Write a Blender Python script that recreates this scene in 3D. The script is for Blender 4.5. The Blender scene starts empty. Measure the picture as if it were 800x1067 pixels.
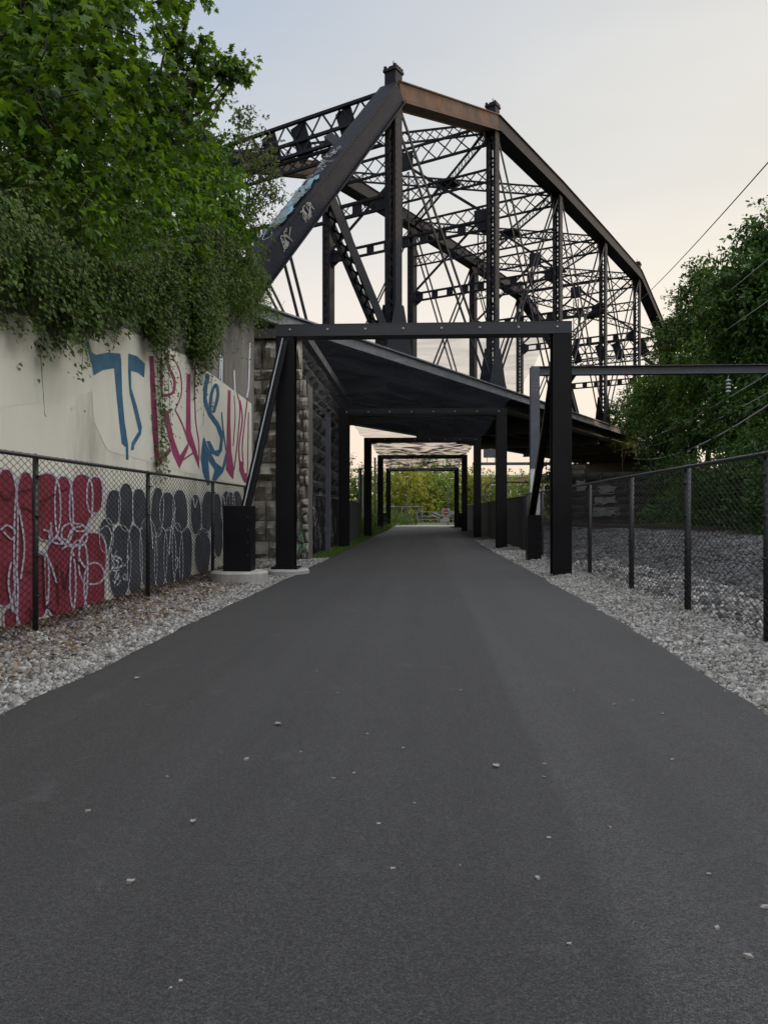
import bpy, bmesh, math, random
import numpy as np
from mathutils import Vector, Matrix
R = math.radians
rnd = random.Random(7)
sc = bpy.context.scene
C = sc.collection

# ------------------------------------------------------------------ camera, sky, sun, exposure
YAW = R(2.86); SA, CA = math.sin(YAW), math.cos(YAW); EYE = 1.25; HOR = 534.0
cam_d = bpy.data.cameras.new('camera'); cam = bpy.data.objects.new('camera', cam_d); C.objects.link(cam)
cam.location = (0, 0, EYE); cam.rotation_euler = (R(90), 0, YAW)
cam_d.sensor_fit = 'HORIZONTAL'; cam_d.sensor_width = 36; cam_d.lens = 36
cam_d.clip_start = 0.05; cam_d.clip_end = 2000
sc.camera = cam

SUN_AZ = Vector((0.98, 0.02, 0)).normalized(); SUN_EL = R(7.0)
w = bpy.data.worlds.new('World'); sc.world = w; w.use_nodes = True
nt = w.node_tree; nt.nodes.clear()
def N(t, kind, **kw):
    n = t.nodes.new(kind)
    for k, v in kw.items(): setattr(n, k, v)
    return n
out = N(nt, 'ShaderNodeOutputWorld'); bg = N(nt, 'ShaderNodeBackground')
sky = N(nt, 'ShaderNodeTexSky'); sky.sky_type = 'NISHITA'; sky.sun_disc = False
sky.sun_elevation = SUN_EL; sky.sun_rotation = math.atan2(SUN_AZ.x, SUN_AZ.y)
sky.dust_density = 4.0; sky.air_density = 1.0; sky.ozone_density = 1.5
tc = N(nt, 'ShaderNodeTexCoord'); sep = N(nt, 'ShaderNodeSeparateXYZ')
nt.links.new(tc.outputs['Generated'], sep.inputs[0])
# thin evening overcast veil: elevation ramp, warmer toward the light
ramp = N(nt, 'ShaderNodeValToRGB'); ramp.color_ramp.interpolation = 'EASE'
e = ramp.color_ramp.elements
e[0].position = 0.0; e[0].color = (0.95, 0.71, 0.55, 1)
e[1].position = 0.82; e[1].color = (1.25, 1.27, 1.32, 1)
k = e.new(0.22); k.color = (0.77, 0.705, 0.66, 1)
k = e.new(0.42); k.color = (0.51, 0.555, 0.62, 1)
k = e.new(0.56); k.color = (0.38, 0.445, 0.55, 1)
nt.links.new(sep.outputs['Z'], ramp.inputs[0])
dot = N(nt, 'ShaderNodeVectorMath', operation='DOT_PRODUCT')
nt.links.new(tc.outputs['Generated'], dot.inputs[0]); dot.inputs[1].default_value = (0.80, 0.60, 0.0)
mr = N(nt, 'ShaderNodeMapRange'); mr.inputs['From Min'].default_value = 0.25; mr.inputs['From Max'].default_value = 1.0
mr.inputs['To Min'].default_value = 0.0; mr.inputs['To Max'].default_value = 0.75
nt.links.new(dot.outputs['Value'], mr.inputs['Value'])
warm = N(nt, 'ShaderNodeMixRGB'); warm.inputs[2].default_value = (0.88, 0.79, 0.63, 1)
nt.links.new(mr.outputs[0], warm.inputs[0]); nt.links.new(ramp.outputs[0], warm.inputs[1])
skm = N(nt, 'ShaderNodeMixRGB', blend_type='MULTIPLY'); skm.inputs[0].default_value = 1; skm.inputs[2].default_value = (0.10,)*3 + (1,)
nt.links.new(sky.outputs[0], skm.inputs[1])
mx = N(nt, 'ShaderNodeMixRGB'); mx.inputs[0].default_value = 0.85
nt.links.new(skm.outputs[0], mx.inputs[1]); nt.links.new(warm.outputs[0], mx.inputs[2])
# faint uneven cloud in the veil
cn = N(nt, 'ShaderNodeTexNoise'); cn.inputs['Scale'].default_value = 2.2; cn.inputs['Detail'].default_value = 4
cmap = N(nt, 'ShaderNodeMapping'); cmap.inputs['Scale'].default_value = (1, 1, 3.5); nt.links.new(tc.outputs['Generated'], cmap.inputs[0]); nt.links.new(cmap.outputs[0], cn.inputs['Vector'])
cr_ = N(nt, 'ShaderNodeMapRange'); cr_.inputs['From Min'].default_value = .3; cr_.inputs['From Max'].default_value = .7; cr_.inputs['To Min'].default_value = .95; cr_.inputs['To Max'].default_value = 1.05
nt.links.new(cn.outputs[0], cr_.inputs[0])
# the overcast is brighter behind the viewer
br_ = N(nt, 'ShaderNodeMapRange'); br_.inputs['From Min'].default_value = 0.1; br_.inputs['From Max'].default_value = -0.7
br_.inputs['To Min'].default_value = 1.0; br_.inputs['To Max'].default_value = 1.45
nt.links.new(sep.outputs['Y'], br_.inputs['Value']); cm_ = N(nt, 'ShaderNodeMath', operation='MULTIPLY'); nt.links.new(br_.outputs[0], cm_.inputs[0]); nt.links.new(cr_.outputs[0], cm_.inputs[1]); 
# broad sunset glow round the sun's side of the sky
gd = N(nt, 'ShaderNodeVectorMath', operation='DOT_PRODUCT'); nt.links.new(tc.outputs['Generated'], gd.inputs[0]); gd.inputs[1].default_value = (0.93, 0.0, 0.36)
gm = N(nt, 'ShaderNodeMapRange'); gm.interpolation_type = 'SMOOTHSTEP'; gm.inputs['From Min'].default_value = .52; gm.inputs['From Max'].default_value = .98; gm.inputs['To Min'].default_value = 1.0; gm.inputs['To Max'].default_value = 3.2
nt.links.new(gd.outputs['Value'], gm.inputs['Value'])
cg = N(nt, 'ShaderNodeMath', operation='MULTIPLY'); nt.links.new(cm_.outputs[0], cg.inputs[0]); nt.links.new(gm.outputs[0], cg.inputs[1]); nt.links.new(cg.outputs[0], bg.inputs[1])
nt.links.new(mx.outputs[0], bg.inputs[0])
nt.links.new(bg.outputs[0], out.inputs[0])

sd = bpy.data.lights.new('sun', 'SUN'); sun = bpy.data.objects.new('sun', sd); C.objects.link(sun)
sd.energy = 1.7; sd.angle = R(0.6); sd.color = (1.0, 0.62, 0.34)
sdir = Vector((SUN_AZ.x*math.cos(SUN_EL), SUN_AZ.y*math.cos(SUN_EL), math.sin(SUN_EL)))
sun.rotation_euler = sdir.to_track_quat('Z', 'Y').to_euler(); sun.location = (60, -10, 40)

sc.view_settings.view_transform = 'Standard'; sc.view_settings.look = 'None'
sc.view_settings.exposure = 0.42; sc.view_settings.gamma = 1.0; sc.view_settings.use_curve_mapping = False
sc.render.engine = 'CYCLES'
sc.cycles.use_denoising = True
sc.cycles.max_bounces = 6; sc.cycles.transparent_max_bounces = 12
sc.cycles.caustics_reflective = False; sc.cycles.caustics_refractive = False

# ------------------------------------------------------------------ helpers
def at(px, py, t):
    """photo point at distance t along the view axis -> world"""
    u = (px-400)/800; v = (HOR-py)/800
    return Vector((t*(-SA+u*CA), t*(CA+u*SA), EYE+t*v))

class MB:
    def __init__(s): s.v = []; s.f = []
    def add(s, vs, fs):
        o = len(s.v); s.v += [tuple(p) for p in vs]; s.f += [tuple(i+o for i in f) for f in fs]
    def box(s, lo, hi):
        x0, y0, z0 = lo; x1, y1, z1 = hi
        s.add([(x0,y0,z0),(x1,y0,z0),(x1,y1,z0),(x0,y1,z0),(x0,y0,z1),(x1,y0,z1),(x1,y1,z1),(x0,y1,z1)],
              [(0,3,2,1),(4,5,6,7),(0,1,5,4),(1,2,6,5),(2,3,7,6),(3,0,4,7)])
    def beam(s, p0, p1, wd, ht, up=(0,0,1), off=(0,0)):
        """rectangular bar p0->p1, wd along side axis, ht along the up axis; off shifts in (side, up)"""
        p0 = Vector(p0); p1 = Vector(p1); d = (p1-p0).normalized(); up = Vector(up)
        side = d.cross(up)
        if side.length < 1e-4: side = d.cross(Vector((0,1,0)))
        side.normalize(); u2 = side.cross(d).normalized()
        o = side*off[0]+u2*off[1]; a = side*wd/2; b = u2*ht/2
        vs = [p+o+q for p in (p0, p1) for q in (-a-b, a-b, a+b, -a+b)]
        s.add(vs, [(0,1,2,3),(7,6,5,4),(0,4,5,1),(1,5,6,2),(2,6,7,3),(3,7,4,0)])
    def tube(s, pts, r, n=6, r1=None, cap=True):
        pts = [Vector(p) for p in pts]; m = len(pts); r1 = r if r1 is None else r1
        vs = []; fs = []
        ref = None
        for i, p in enumerate(pts):
            d = (pts[min(i+1, m-1)]-pts[max(i-1, 0)]).normalized()
            if ref is None:
                ref = d.orthogonal().normalized()
            ref = (ref-d*ref.dot(d)).normalized(); b = d.cross(ref)
            rr = r+(r1-r)*i/max(1, m-1)
            for j in range(n):
                a = 2*math.pi*j/n; vs.append(p+ref*math.cos(a)*rr+b*math.sin(a)*rr)
        for i in range(m-1):
            for j in range(n):
                fs.append((i*n+j, i*n+(j+1) % n, (i+1)*n+(j+1) % n, (i+1)*n+j))
        if cap:
            fs.append(tuple(range(n))[::-1]); fs.append(tuple((m-1)*n+j for j in range(n)))
        s.add(vs, fs)
    def poly(s, pts, thick, nrm):
        """flat outline extruded by thick along nrm"""
        n = len(pts); nrm = Vector(nrm)*thick; pts = [Vector(p) for p in pts]
        s.add(pts+[p+nrm for p in pts], [tuple(range(n))[::-1], tuple(range(n, 2*n))]+[(i, (i+1) % n, n+(i+1) % n, n+i) for i in range(n)])
    def knob(s, c, r, n=None, flat=1.0):
        """small rivet or bolt head"""
        c = Vector(c); n = Vector(n or (0,0,1)).normalized(); a = n.orthogonal().normalized(); b = n.cross(a)
        vs = [c+(a*math.cos(t)+b*math.sin(t))*r for t in [i*math.pi/3 for i in range(6)]]
        vs += [c+(a*math.cos(t)+b*math.sin(t))*r*.6+n*r*.7*flat for t in [i*math.pi/3 for i in range(6)]]
        s.add(vs, [(i, (i+1) % 6, 6+(i+1) % 6, 6+i) for i in range(6)]+[tuple(range(6, 12))])
    def build(s, name, m, parent=None, smooth=False):
        me = bpy.data.meshes.new(name); me.from_pydata(s.v, [], s.f); me.update()
        if smooth: me.shade_smooth()
        return link(name, me, m, parent)

def link(name, me, m, parent=None):
    o = bpy.data.objects.new(name, me); C.objects.link(o)
    if m: me.materials.append(m)
    if parent: o.parent = parent
    return o
def empty(name, loc=(0,0,0), rz=0):
    o = bpy.data.objects.new(name, None); C.objects.link(o); o.location = loc; o.rotation_euler = (0,0,rz); o.empty_display_size = .2
    return o
def tag(o, label, cat, group=None, kind=None):
    o['label'] = label; o['category'] = cat
    if group: o['group'] = group
    if kind: o['kind'] = kind
    return o
def struct(o): o['kind'] = 'structure'; return o
def copy_tree(o, parent=None):
    c = o.copy(); C.objects.link(c)
    if parent: c.parent = parent
    for ch in list(o.children): copy_tree(ch, c)
    return c
def fast_mesh(name, V, F):
    """V (n,3), F (m,k) -> mesh"""
    me = bpy.data.meshes.new(name); n = len(V); m, k = F.shape
    me.vertices.add(n); me.vertices.foreach_set('co', np.ascontiguousarray(V, np.float32).ravel())
    me.loops.add(m*k); me.loops.foreach_set('vertex_index', np.ascontiguousarray(F, np.int32).ravel())
    me.polygons.add(m); me.polygons.foreach_set('loop_start', np.arange(0, m*k, k, dtype=np.int32))
    me.polygons.foreach_set('loop_total', np.full(m, k, np.int32))
    me.update(calc_edges=True)
    return me

# ------------------------------------------------------------------ materials
def mat(name, col, rough=.7, col2=None, scale=4, contrast=(.35,.65), bump=0, bscale=40, metal=0, spec=.5, detail=6, col3=None, scale3=.7, c3=(.55,.7), stretch=None, island=0):
    m = bpy.data.materials.new(name); m.use_nodes = True; t = m.node_tree; b = t.nodes['Principled BSDF']
    b.inputs['Roughness'].default_value = rough; b.inputs['Metallic'].default_value = metal; b.inputs['Specular IOR Level'].default_value = spec
    c = N(t, 'ShaderNodeTexCoord'); vec = c.outputs['Object']
    if stretch:
        mp = N(t, 'ShaderNodeMapping'); mp.inputs['Scale'].default_value = stretch; t.links.new(vec, mp.inputs[0]); vec = mp.outputs[0]
    last = None
    rgb = N(t, 'ShaderNodeRGB'); rgb.outputs[0].default_value = (*col, 1); last = rgb.outputs[0]
    def layer(last, colour, sc_, con):
        n = N(t, 'ShaderNodeTexNoise'); n.inputs['Scale'].default_value = sc_; n.inputs['Detail'].default_value = detail; n.inputs['Roughness'].default_value = .65
        t.links.new(vec, n.inputs['Vector'])
        r = N(t, 'ShaderNodeMapRange'); r.inputs['From Min'].default_value = con[0]; r.inputs['From Max'].default_value = con[1]
        t.links.new(n.outputs[0], r.inputs[0])
        x = N(t, 'ShaderNodeMixRGB'); x.inputs[2].default_value = (*colour, 1); t.links.new(r.outputs[0], x.inputs[0]); t.links.new(last, x.inputs[1])
        return x.outputs[0]
    if col2: last = layer(last, col2, scale, contrast)
    if col3: last = layer(last, col3, scale3, c3)
    if island:
        g = N(t, 'ShaderNodeNewGeometry'); r = N(t, 'ShaderNodeMapRange'); r.inputs['To Min'].default_value = 1-island; r.inputs['To Max'].default_value = 1+island
        t.links.new(g.outputs['Random Per Island'], r.inputs[0])
        hs = N(t, 'ShaderNodeHueSaturation'); t.links.new(r.outputs[0], hs.inputs['Value']); t.links.new(last, hs.inputs['Color']); last = hs.outputs[0]
    t.links.new(last, b.inputs['Base Color'])
    if bump:
        n = N(t, 'ShaderNodeTexNoise'); n.inputs['Scale'].default_value = bscale; n.inputs['Detail'].default_value = 5; t.links.new(vec, n.inputs['Vector'])
        bp = N(t, 'ShaderNodeBump'); bp.inputs['Strength'].default_value = bump; bp.inputs['Distance'].default_value = .02
        t.links.new(n.outputs[0], bp.inputs['Height']); t.links.new(bp.outputs[0], b.inputs['Normal'])
    return m

def leaf_mat(name, c1, c2, trans=.35, yellow=None):
    m = bpy.data.materials.new(name); m.use_nodes = True; t = m.node_tree; t.nodes.clear()
    o = N(t, 'ShaderNodeOutputMaterial'); g = N(t, 'ShaderNodeNewGeometry')
    r = N(t, 'ShaderNodeValToRGB'); r.color_ramp.elements[0].color = (*c1, 1); r.color_ramp.elements[1].color = (*c2, 1)
    if yellow:
        k = r.color_ramp.elements.new(.93); k.color = (*c2, 1); r.color_ramp.elements[-1].color = (*yellow, 1)
    t.links.new(g.outputs['Random Per Island'], r.inputs[0])
    p = N(t, 'ShaderNodeBsdfPrincipled'); p.inputs['Roughness'].default_value = .5; p.inputs['Specular IOR Level'].default_value = .18
    tr = N(t, 'ShaderNodeBsdfTranslucent'); hs = N(t, 'ShaderNodeHueSaturation'); hs.inputs['Hue'].default_value = .485; hs.inputs['Value'].default_value = 1.5; hs.inputs['Saturation'].default_value = 1.1
    t.links.new(r.outputs[0], p.inputs['Base Color']); t.links.new(r.outputs[0], hs.inputs['Color']); t.links.new(hs.outputs[0], tr.inputs['Color'])
    x = N(t, 'ShaderNodeMixShader'); x.inputs[0].default_value = trans
    t.links.new(p.outputs[0], x.inputs[1]); t.links.new(tr.outputs[0], x.inputs[2]); t.links.new(x.outputs[0], o.inputs[0])
    return m

def net_mat(name, dens, streak, sc_=(.55,1.6,1), lo=.42, hi=.62):
    m = bpy.data.materials.new(name); m.use_nodes = True; t = m.node_tree; t.nodes.clear()
    o = N(t, 'ShaderNodeOutputMaterial'); c = N(t, 'ShaderNodeTexCoord'); mp = N(t, 'ShaderNodeMapping'); mp.inputs['Scale'].default_value = sc_
    t.links.new(c.outputs['Object'], mp.inputs[0])
    n = N(t, 'ShaderNodeTexNoise'); n.inputs['Scale'].default_value = 1.6; n.inputs['Detail'].default_value = 5; n.inputs['Distortion'].default_value = .6
    t.links.new(mp.outputs[0], n.inputs['Vector'])
    r = N(t, 'ShaderNodeMapRange'); r.inputs['From Min'].default_value = lo; r.inputs['From Max'].default_value = hi
    r.inputs['To Min'].default_value = dens; r.inputs['To Max'].default_value = min(1, dens+streak); t.links.new(n.outputs[0], r.inputs[0])
    d = N(t, 'ShaderNodeBsdfPrincipled'); d.inputs['Base Color'].default_value = (.020,.022,.027,1); d.inputs['Roughness'].default_value = .8
    tl = N(t, 'ShaderNodeBsdfTranslucent'); tl.inputs['Color'].default_value = (.014,.015,.018,1); ad = N(t, 'ShaderNodeAddShader'); t.links.new(d.outputs[0], ad.inputs[0]); t.links.new(tl.outputs[0], ad.inputs[1])
    tr = N(t, 'ShaderNodeBsdfTransparent'); x = N(t, 'ShaderNodeMixShader')
    t.links.new(r.outputs[0], x.inputs[0]); t.links.new(tr.outputs[0], x.inputs[1]); t.links.new(ad.outputs[0], x.inputs[2]); t.links.new(x.outputs[0], o.inputs[0])
    return m

def asphalt_mat():
    m = bpy.data.materials.new('asphalt'); m.use_nodes = True; t = m.node_tree; b = t.nodes['Principled BSDF']
    b.inputs['Roughness'].default_value = .66; b.inputs['Specular IOR Level'].default_value = .5
    c = N(t, 'ShaderNodeTexCoord'); v = c.outputs['Object']
    def noise(s, d=5, vec=v, rg=.6):
        n = N(t, 'ShaderNodeTexNoise'); n.inputs['Scale'].default_value = s; n.inputs['Detail'].default_value = d; n.inputs['Roughness'].default_value = rg; t.links.new(vec, n.inputs['Vector']); return n.outputs[0]
    def rng(x, a, bb, lo, hi):
        r = N(t, 'ShaderNodeMapRange'); 
        for i, q in zip(('From Min','From Max','To Min','To Max'), (a, bb, lo, hi)): r.inputs[i].default_value = q
        t.links.new(x, r.inputs[0]); return r.outputs[0]
    def mul(x, y, op='MULTIPLY'):
        q = N(t, 'ShaderNodeMath', operation=op)
        for i, z in enumerate((x, y)):
            if isinstance(z, (int, float)): q.inputs[i].default_value = z
            else: t.links.new(z, q.inputs[i])
        return q.outputs[0]
    big = rng(noise(.5, 4), .3, .7, .90, 1.10)
    mp = N(t, 'ShaderNodeMapping'); mp.inputs['Scale'].default_value = (2.2, .05, 1); t.links.new(v, mp.inputs[0])
    lanes = rng(noise(1.0, 4, mp.outputs[0]), .3, .7, .78, 1.22)
    grit = rng(noise(190, 2, rg=.8), .34, .66, .15, 1.9)
    vo = N(t, 'ShaderNodeTexVoronoi'); vo.inputs['Scale'].default_value = 150; t.links.new(v, vo.inputs['Vector'])
    stone = rng(vo.outputs['Distance'], 0.0, .55, 1.0, 0.0)
    sepc = N(t, 'ShaderNodeSeparateXYZ'); t.links.new(vo.outputs['Color'], sepc.inputs[0])
    stone_col = rng(sepc.outputs[0], 0, 1, .45, 1.8)
    # paving seam: a slightly paler lane right of it
    sx = N(t, 'ShaderNodeSeparateXYZ'); t.links.new(v, sx.inputs[0])
    wob = mul(mul(noise(.6, 2), .5, 'SUBTRACT'), .12)
    seamx = mul(mul(sx.outputs[0], wob, 'ADD'), -.60, 'ADD')
    seam = rng(seamx, -.05, .01, 0.84, 1.14)
    val = mul(mul(mul(mul(big, lanes), grit), stone_col), seam)
    spots = rng(noise(2.6, 3), .63, .78, 0, .020)
    val = mul(mul(val, .024), spots, 'ADD')
    cc = N(t, 'ShaderNodeCombineXYZ')
    for i, k_ in enumerate((.985, .985, 1.04)): t.links.new(mul(val, k_), cc.inputs[i])
    t.links.new(cc.outputs[0], b.inputs['Base Color'])
    h = mul(mul(stone, 1.0), grit, 'ADD')
    bp = N(t, 'ShaderNodeBump'); bp.inputs['Strength'].default_value = .55; bp.inputs['Distance'].default_value = .004
    t.links.new(h, bp.inputs['Height']); t.links.new(bp.outputs[0], b.inputs['Normal'])
    return m

def concrete_wall_mat():
    return mat('weathered_concrete', (.20,.185,.165), .9, (.11,.10,.09), 1.2, (.35,.7), .5, 30, col3=(.05,.045,.04), scale3=.55, c3=(.52,.75), stretch=(1,1.6,.35))

M = {}
M['asphalt'] = asphalt_mat()
M['soil'] = mat('soil', (.07,.06,.045), .95, (.11,.10,.08), 3, bump=.6, bscale=20)
M['grassland'] = mat('grassland', (.05,.075,.025), .95, (.09,.09,.04), .6, bump=.6, bscale=15)
M['hillsoil'] = mat('hill_soil', (.025,.035,.015), .95, (.04,.035,.02), 1, bump=.6, bscale=10)
M['gravelbed'] = mat('gravel_bed', (.10,.092,.08), .95, (.05,.045,.038), 25, bump=1, bscale=45)
M['gravel'] = mat('crushed_gravel', (.27,.262,.25), .9, (.15,.14,.125), 3.5, (.35,.7), island=.6)
M['ballast'] = mat('ballast_stone', (.088,.088,.092), .9, (.045,.045,.046), 1.2, island=.6)
M['ballastbed'] = mat('ballast_bed', (.04,.04,.042), .95, (.025,.025,.026), 14, bump=1, bscale=20)
M['concrete'] = mat('pale_concrete', (.36,.35,.33), .85, (.25,.24,.22), 5, bump=.2, bscale=40)
M['wall'] = concrete_wall_mat()
M['buff'] = mat('buff_wall_paint', (.56,.54,.45), .8, (.64,.625,.54), .9, (.3,.7), .15, 25, col3=(.30,.28,.22), scale3=.9, c3=(.46,.72), stretch=(1,1,.30))
M['palewhite'] = mat('white_wall_paint', (.60,.585,.505), .8, (.54,.525,.44), 2.2, stretch=(1,1,.35))
M['dullwhite'] = mat('faded_white_spray', (.22,.22,.22), .8, (.12,.12,.12), 3)
M['blue'] = mat('blue_spray', (.018,.082,.155), .6, (.035,.13,.21), 5, (.4,.7))
M['maroon'] = mat('maroon_spray', (.20,.025,.075), .6, (.28,.04,.11), 3)
M['red'] = mat('red_spray', (.25,.035,.06), .6, (.15,.014,.026), 3.5)
M['darkred'] = mat('dark_red_spray', (.075,.008,.014), .6)
M['lilac'] = mat('pale_spray', (.52,.47,.55), .6, (.42,.38,.46), 6)
M['black'] = mat('charcoal_spray', (.034,.037,.048), .6, (.07,.072,.082), 3.5)
M['whitish'] = mat('white_spray', (.5,.53,.57), .6)
M['teal'] = mat('teal_spray', (.10,.26,.30), .6, (.06,.13,.18), 5)
M['blackpaint'] = mat('black_painted_steel', (.004,.0045,.006), .40, (.007,.0075,.009), 3, spec=.16, col3=(.03,.029,.027), scale3=7, c3=(.66,.82), bump=.04, bscale=60)
M['fenceblack'] = mat('black_vinyl', (.013,.013,.014), .5)
M['beampaint'] = mat('blue_black_painted_steel', (.018,.021,.028), .42, (.024,.027,.034), 3, spec=.4)
M['bolt'] = mat('zinc_bolt', (.35,.35,.37), .4, metal=.6)
M['bridge'] = mat('old_bridge_steel', (.0105,.0135,.020), .7, (.018,.018,.021), 2.5, (.4,.7), .25, 30, spec=.10, col3=(.03,.021,.017), scale3=1.1, c3=(.64,.82))
M['rusty'] = mat('rusty_sunlit_bridge_steel', (.024,.021,.021), .75, (.075,.040,.023), 1.6, (.38,.66), .25, 30, spec=.15, col3=(.04,.04,.045), scale3=.8, c3=(.5,.65))  # rust mottling plus the orange of low sun, both in the colour
M['deck'] = mat('deck_steel', (.085,.082,.082), .8, (.12,.095,.075), 1.2, (.35,.65), col3=(.04,.038,.037), scale3=.6, c3=(.5,.7))
M['grey'] = mat('grey_painted_steel', (.085,.095,.115), .5, (.065,.07,.085), 3)
M['palesteel'] = mat('pale_grey_steel', (.17,.18,.20), .6, (.10,.105,.115), 2, (.35,.65), col3=(.06,.05,.045), scale3=1.5, c3=(.6,.8))
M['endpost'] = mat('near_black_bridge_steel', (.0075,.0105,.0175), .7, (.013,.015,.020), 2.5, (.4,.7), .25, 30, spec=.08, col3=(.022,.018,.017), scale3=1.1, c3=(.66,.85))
M['galv'] = mat('galvanised_steel', (.30,.31,.32), .5, (.22,.23,.24), 4, metal=.3)
M['white'] = mat('white_paint', (.72,.72,.70), .6, (.55,.54,.52), 5)
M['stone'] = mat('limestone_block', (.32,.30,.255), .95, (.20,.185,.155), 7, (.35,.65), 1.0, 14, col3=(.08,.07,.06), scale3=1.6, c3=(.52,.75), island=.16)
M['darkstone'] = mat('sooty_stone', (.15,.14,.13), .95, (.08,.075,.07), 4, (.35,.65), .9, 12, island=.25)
M['blackstone'] = mat('dark_shade_block', (.024,.0235,.023), .95, (.014,.0138,.0135), 3, (.35,.65), .9, 12, island=.35)  # dark block; on the abutment side its near-black includes the under-bridge shade
M['mortar'] = mat('mortar', (.10,.09,.08), .95, bump=.5, bscale=30)
M['bark'] = mat('bark', (.055,.045,.035), .95, (.03,.026,.02), 8, bump=.8, bscale=20)
M['maple'] = leaf_mat('maple_leaf', (.018,.052,.007), (.095,.175,.024), .42)
M['bright'] = leaf_mat('bright_leaf', (.032,.085,.010), (.11,.21,.028), .45)
M['shrub'] = leaf_mat('shrub_leaf', (.020,.058,.009), (.08,.15,.025), .40)
M['ivy'] = leaf_mat('ivy_leaf', (.022,.052,.008), (.088,.14,.024), .3, (.13,.12,.05))
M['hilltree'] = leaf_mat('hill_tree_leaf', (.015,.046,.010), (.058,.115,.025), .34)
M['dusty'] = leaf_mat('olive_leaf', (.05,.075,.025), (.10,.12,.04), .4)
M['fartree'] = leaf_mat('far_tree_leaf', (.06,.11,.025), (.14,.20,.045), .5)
M['sunlittree'] = leaf_mat('sunlit_tree_leaf', (.10,.15,.03), (.27,.29,.05), .5)  # warm sunlight on the far trees put into the leaf colour
M['grass'] = leaf_mat('grass_blade', (.05,.10,.02), (.11,.17,.035), .35)
M['litter'] = leaf_mat('dead_leaf', (.10,.06,.035), (.22,.15,.09), .2, (.3,.26,.2))
M['net'] = net_mat('black_debris_net', .24, .16, (.5,1.1,1), .40, .62)
M['net2'] = net_mat('torn_debris_net', .38, .62, (.8,1.25,1), .42, .60)
M['screen'] = mat('privacy_screen', (.016,.017,.019), .8, (.024,.025,.027), 3)
M['brick'] = mat('brick', (.22,.11,.085), .9, (.28,.15,.11), 2)
M['signgrey'] = mat('weathered_sign', (.34,.34,.33), .7, (.25,.25,.25), 6)
M['glass'] = mat('dark_glass', (.03,.035,.04), .15)
M['signred'] = mat('sign_red', (.26,.035,.045), .5)
M['wire'] = mat('cable', (.012,.012,.013), .6)
M['paleWire'] = mat('pale_cable', (.30,.30,.30), .5)
M['blackrail'] = mat('black_rail', (.03,.03,.032), .32)
M['rail'] = mat('rail_steel', (.09,.07,.06), .5, metal=.4)
M['tie'] = mat('railway_tie', (.05,.042,.036), .95)
M['ceramic'] = mat('insulator', (.5,.52,.52), .3)
M['pebble'] = mat('pale_pebble', (.26,.25,.225), .9, (.17,.16,.14), 40)

# ------------------------------------------------------------------ leaf machinery
def norm(a): return a/np.maximum(1e-9, np.linalg.norm(a, axis=-1, keepdims=True))
T_MAPLE = np.array([(0,0,0),(.18,-.10,.0),(.10,-.42,-.05),(.36,-.26,.02),(.52,-.52,-.08),(.60,-.20,.02),(1.0,0,-.10),(.60,.20,.02),(.52,.52,-.08),(.36,.26,.02),(.10,.42,-.05),(.18,.10,.0)])
T_OVAL = np.array([(0,0,0),(.35,-.24,.05),(.75,-.17,.03),(1,0,-.06),(.75,.17,.03),(.35,.24,.05)])
T_LONG = np.array([(0,0,0),(.35,-.15,.04),(1,0,-.10),(.35,.15,.04)])
T_IVY = np.array([(0,0,0),(.10,-.40,0),(.45,-.30,.03),(1,0,-.08),(.45,.30,.03),(.10,.40,0)])
def leaves(name, P, D, Nn, S, T, m, parent=None):
    D = norm(D); B = norm(np.cross(Nn, D)); Z = np.cross(D, B)
    k = len(T)
    V = P[:,None,:] + S[:,None,None]*(T[None,:,0:1]*D[:,None,:]+T[None,:,1:2]*B[:,None,:]+T[None,:,2:3]*Z[:,None,:])
    F = np.arange(len(P)*k).reshape(-1, k)
    return link(name, fast_mesh(name, V.reshape(-1,3), F), m, parent)
def scatter_crown(blobs, per_m2, lpt, size, rg, split=9, flat=.85, droop=.35, twig=.32, shell=(.35,1.05), subr=(.38,.6)):
    """blobs -> sub clumps -> twigs -> leaves; returns arrays and the clump list"""
    cl = []
    for (x, y, z, r) in blobs:
        cl.append((x, y, z, r*.62))
        for i in range(split):
            d = norm(rg.normal(size=3)); q = r*rg.uniform(.5, .85)
            cl.append((x+d[0]*q, y+d[1]*q, z+d[2]*q*flat, r*rg.uniform(*subr)))
    P = []; D = []; Nn = []; S = []
    for (x, y, z, r) in cl:
        n = max(3, int(per_m2*4*r*r))
        d = norm(rg.normal(size=(n,3)))
        rad = r*(shell[0]+(shell[1]-shell[0])*rg.random((n,1))**.6)
        pos = np.array([x,y,z])+d*rad*np.array([1,1,flat])
        td = norm(d+rg.normal(size=(n,3))*.45+np.array([0,0,-droop*.6]))
        for j in range(lpt):
            f = (j+1)/lpt; side = norm(np.cross(td, rg.normal(size=(n,3))))
            P.append(pos+td*twig*f*rg.uniform(.7,1.2,(n,1))); D.append(td*.55+side*(1 if j < lpt-1 else .25)+np.array([0,0,-droop]))
            Nn.append(np.array([0,0,1.0])+d*.55+rg.normal(size=(n,3))*.42); S.append(size*rg.uniform(.6,1.25,n))
    return np.concatenate(P), np.concatenate(D), np.concatenate(Nn), np.concatenate(S), cl
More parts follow.
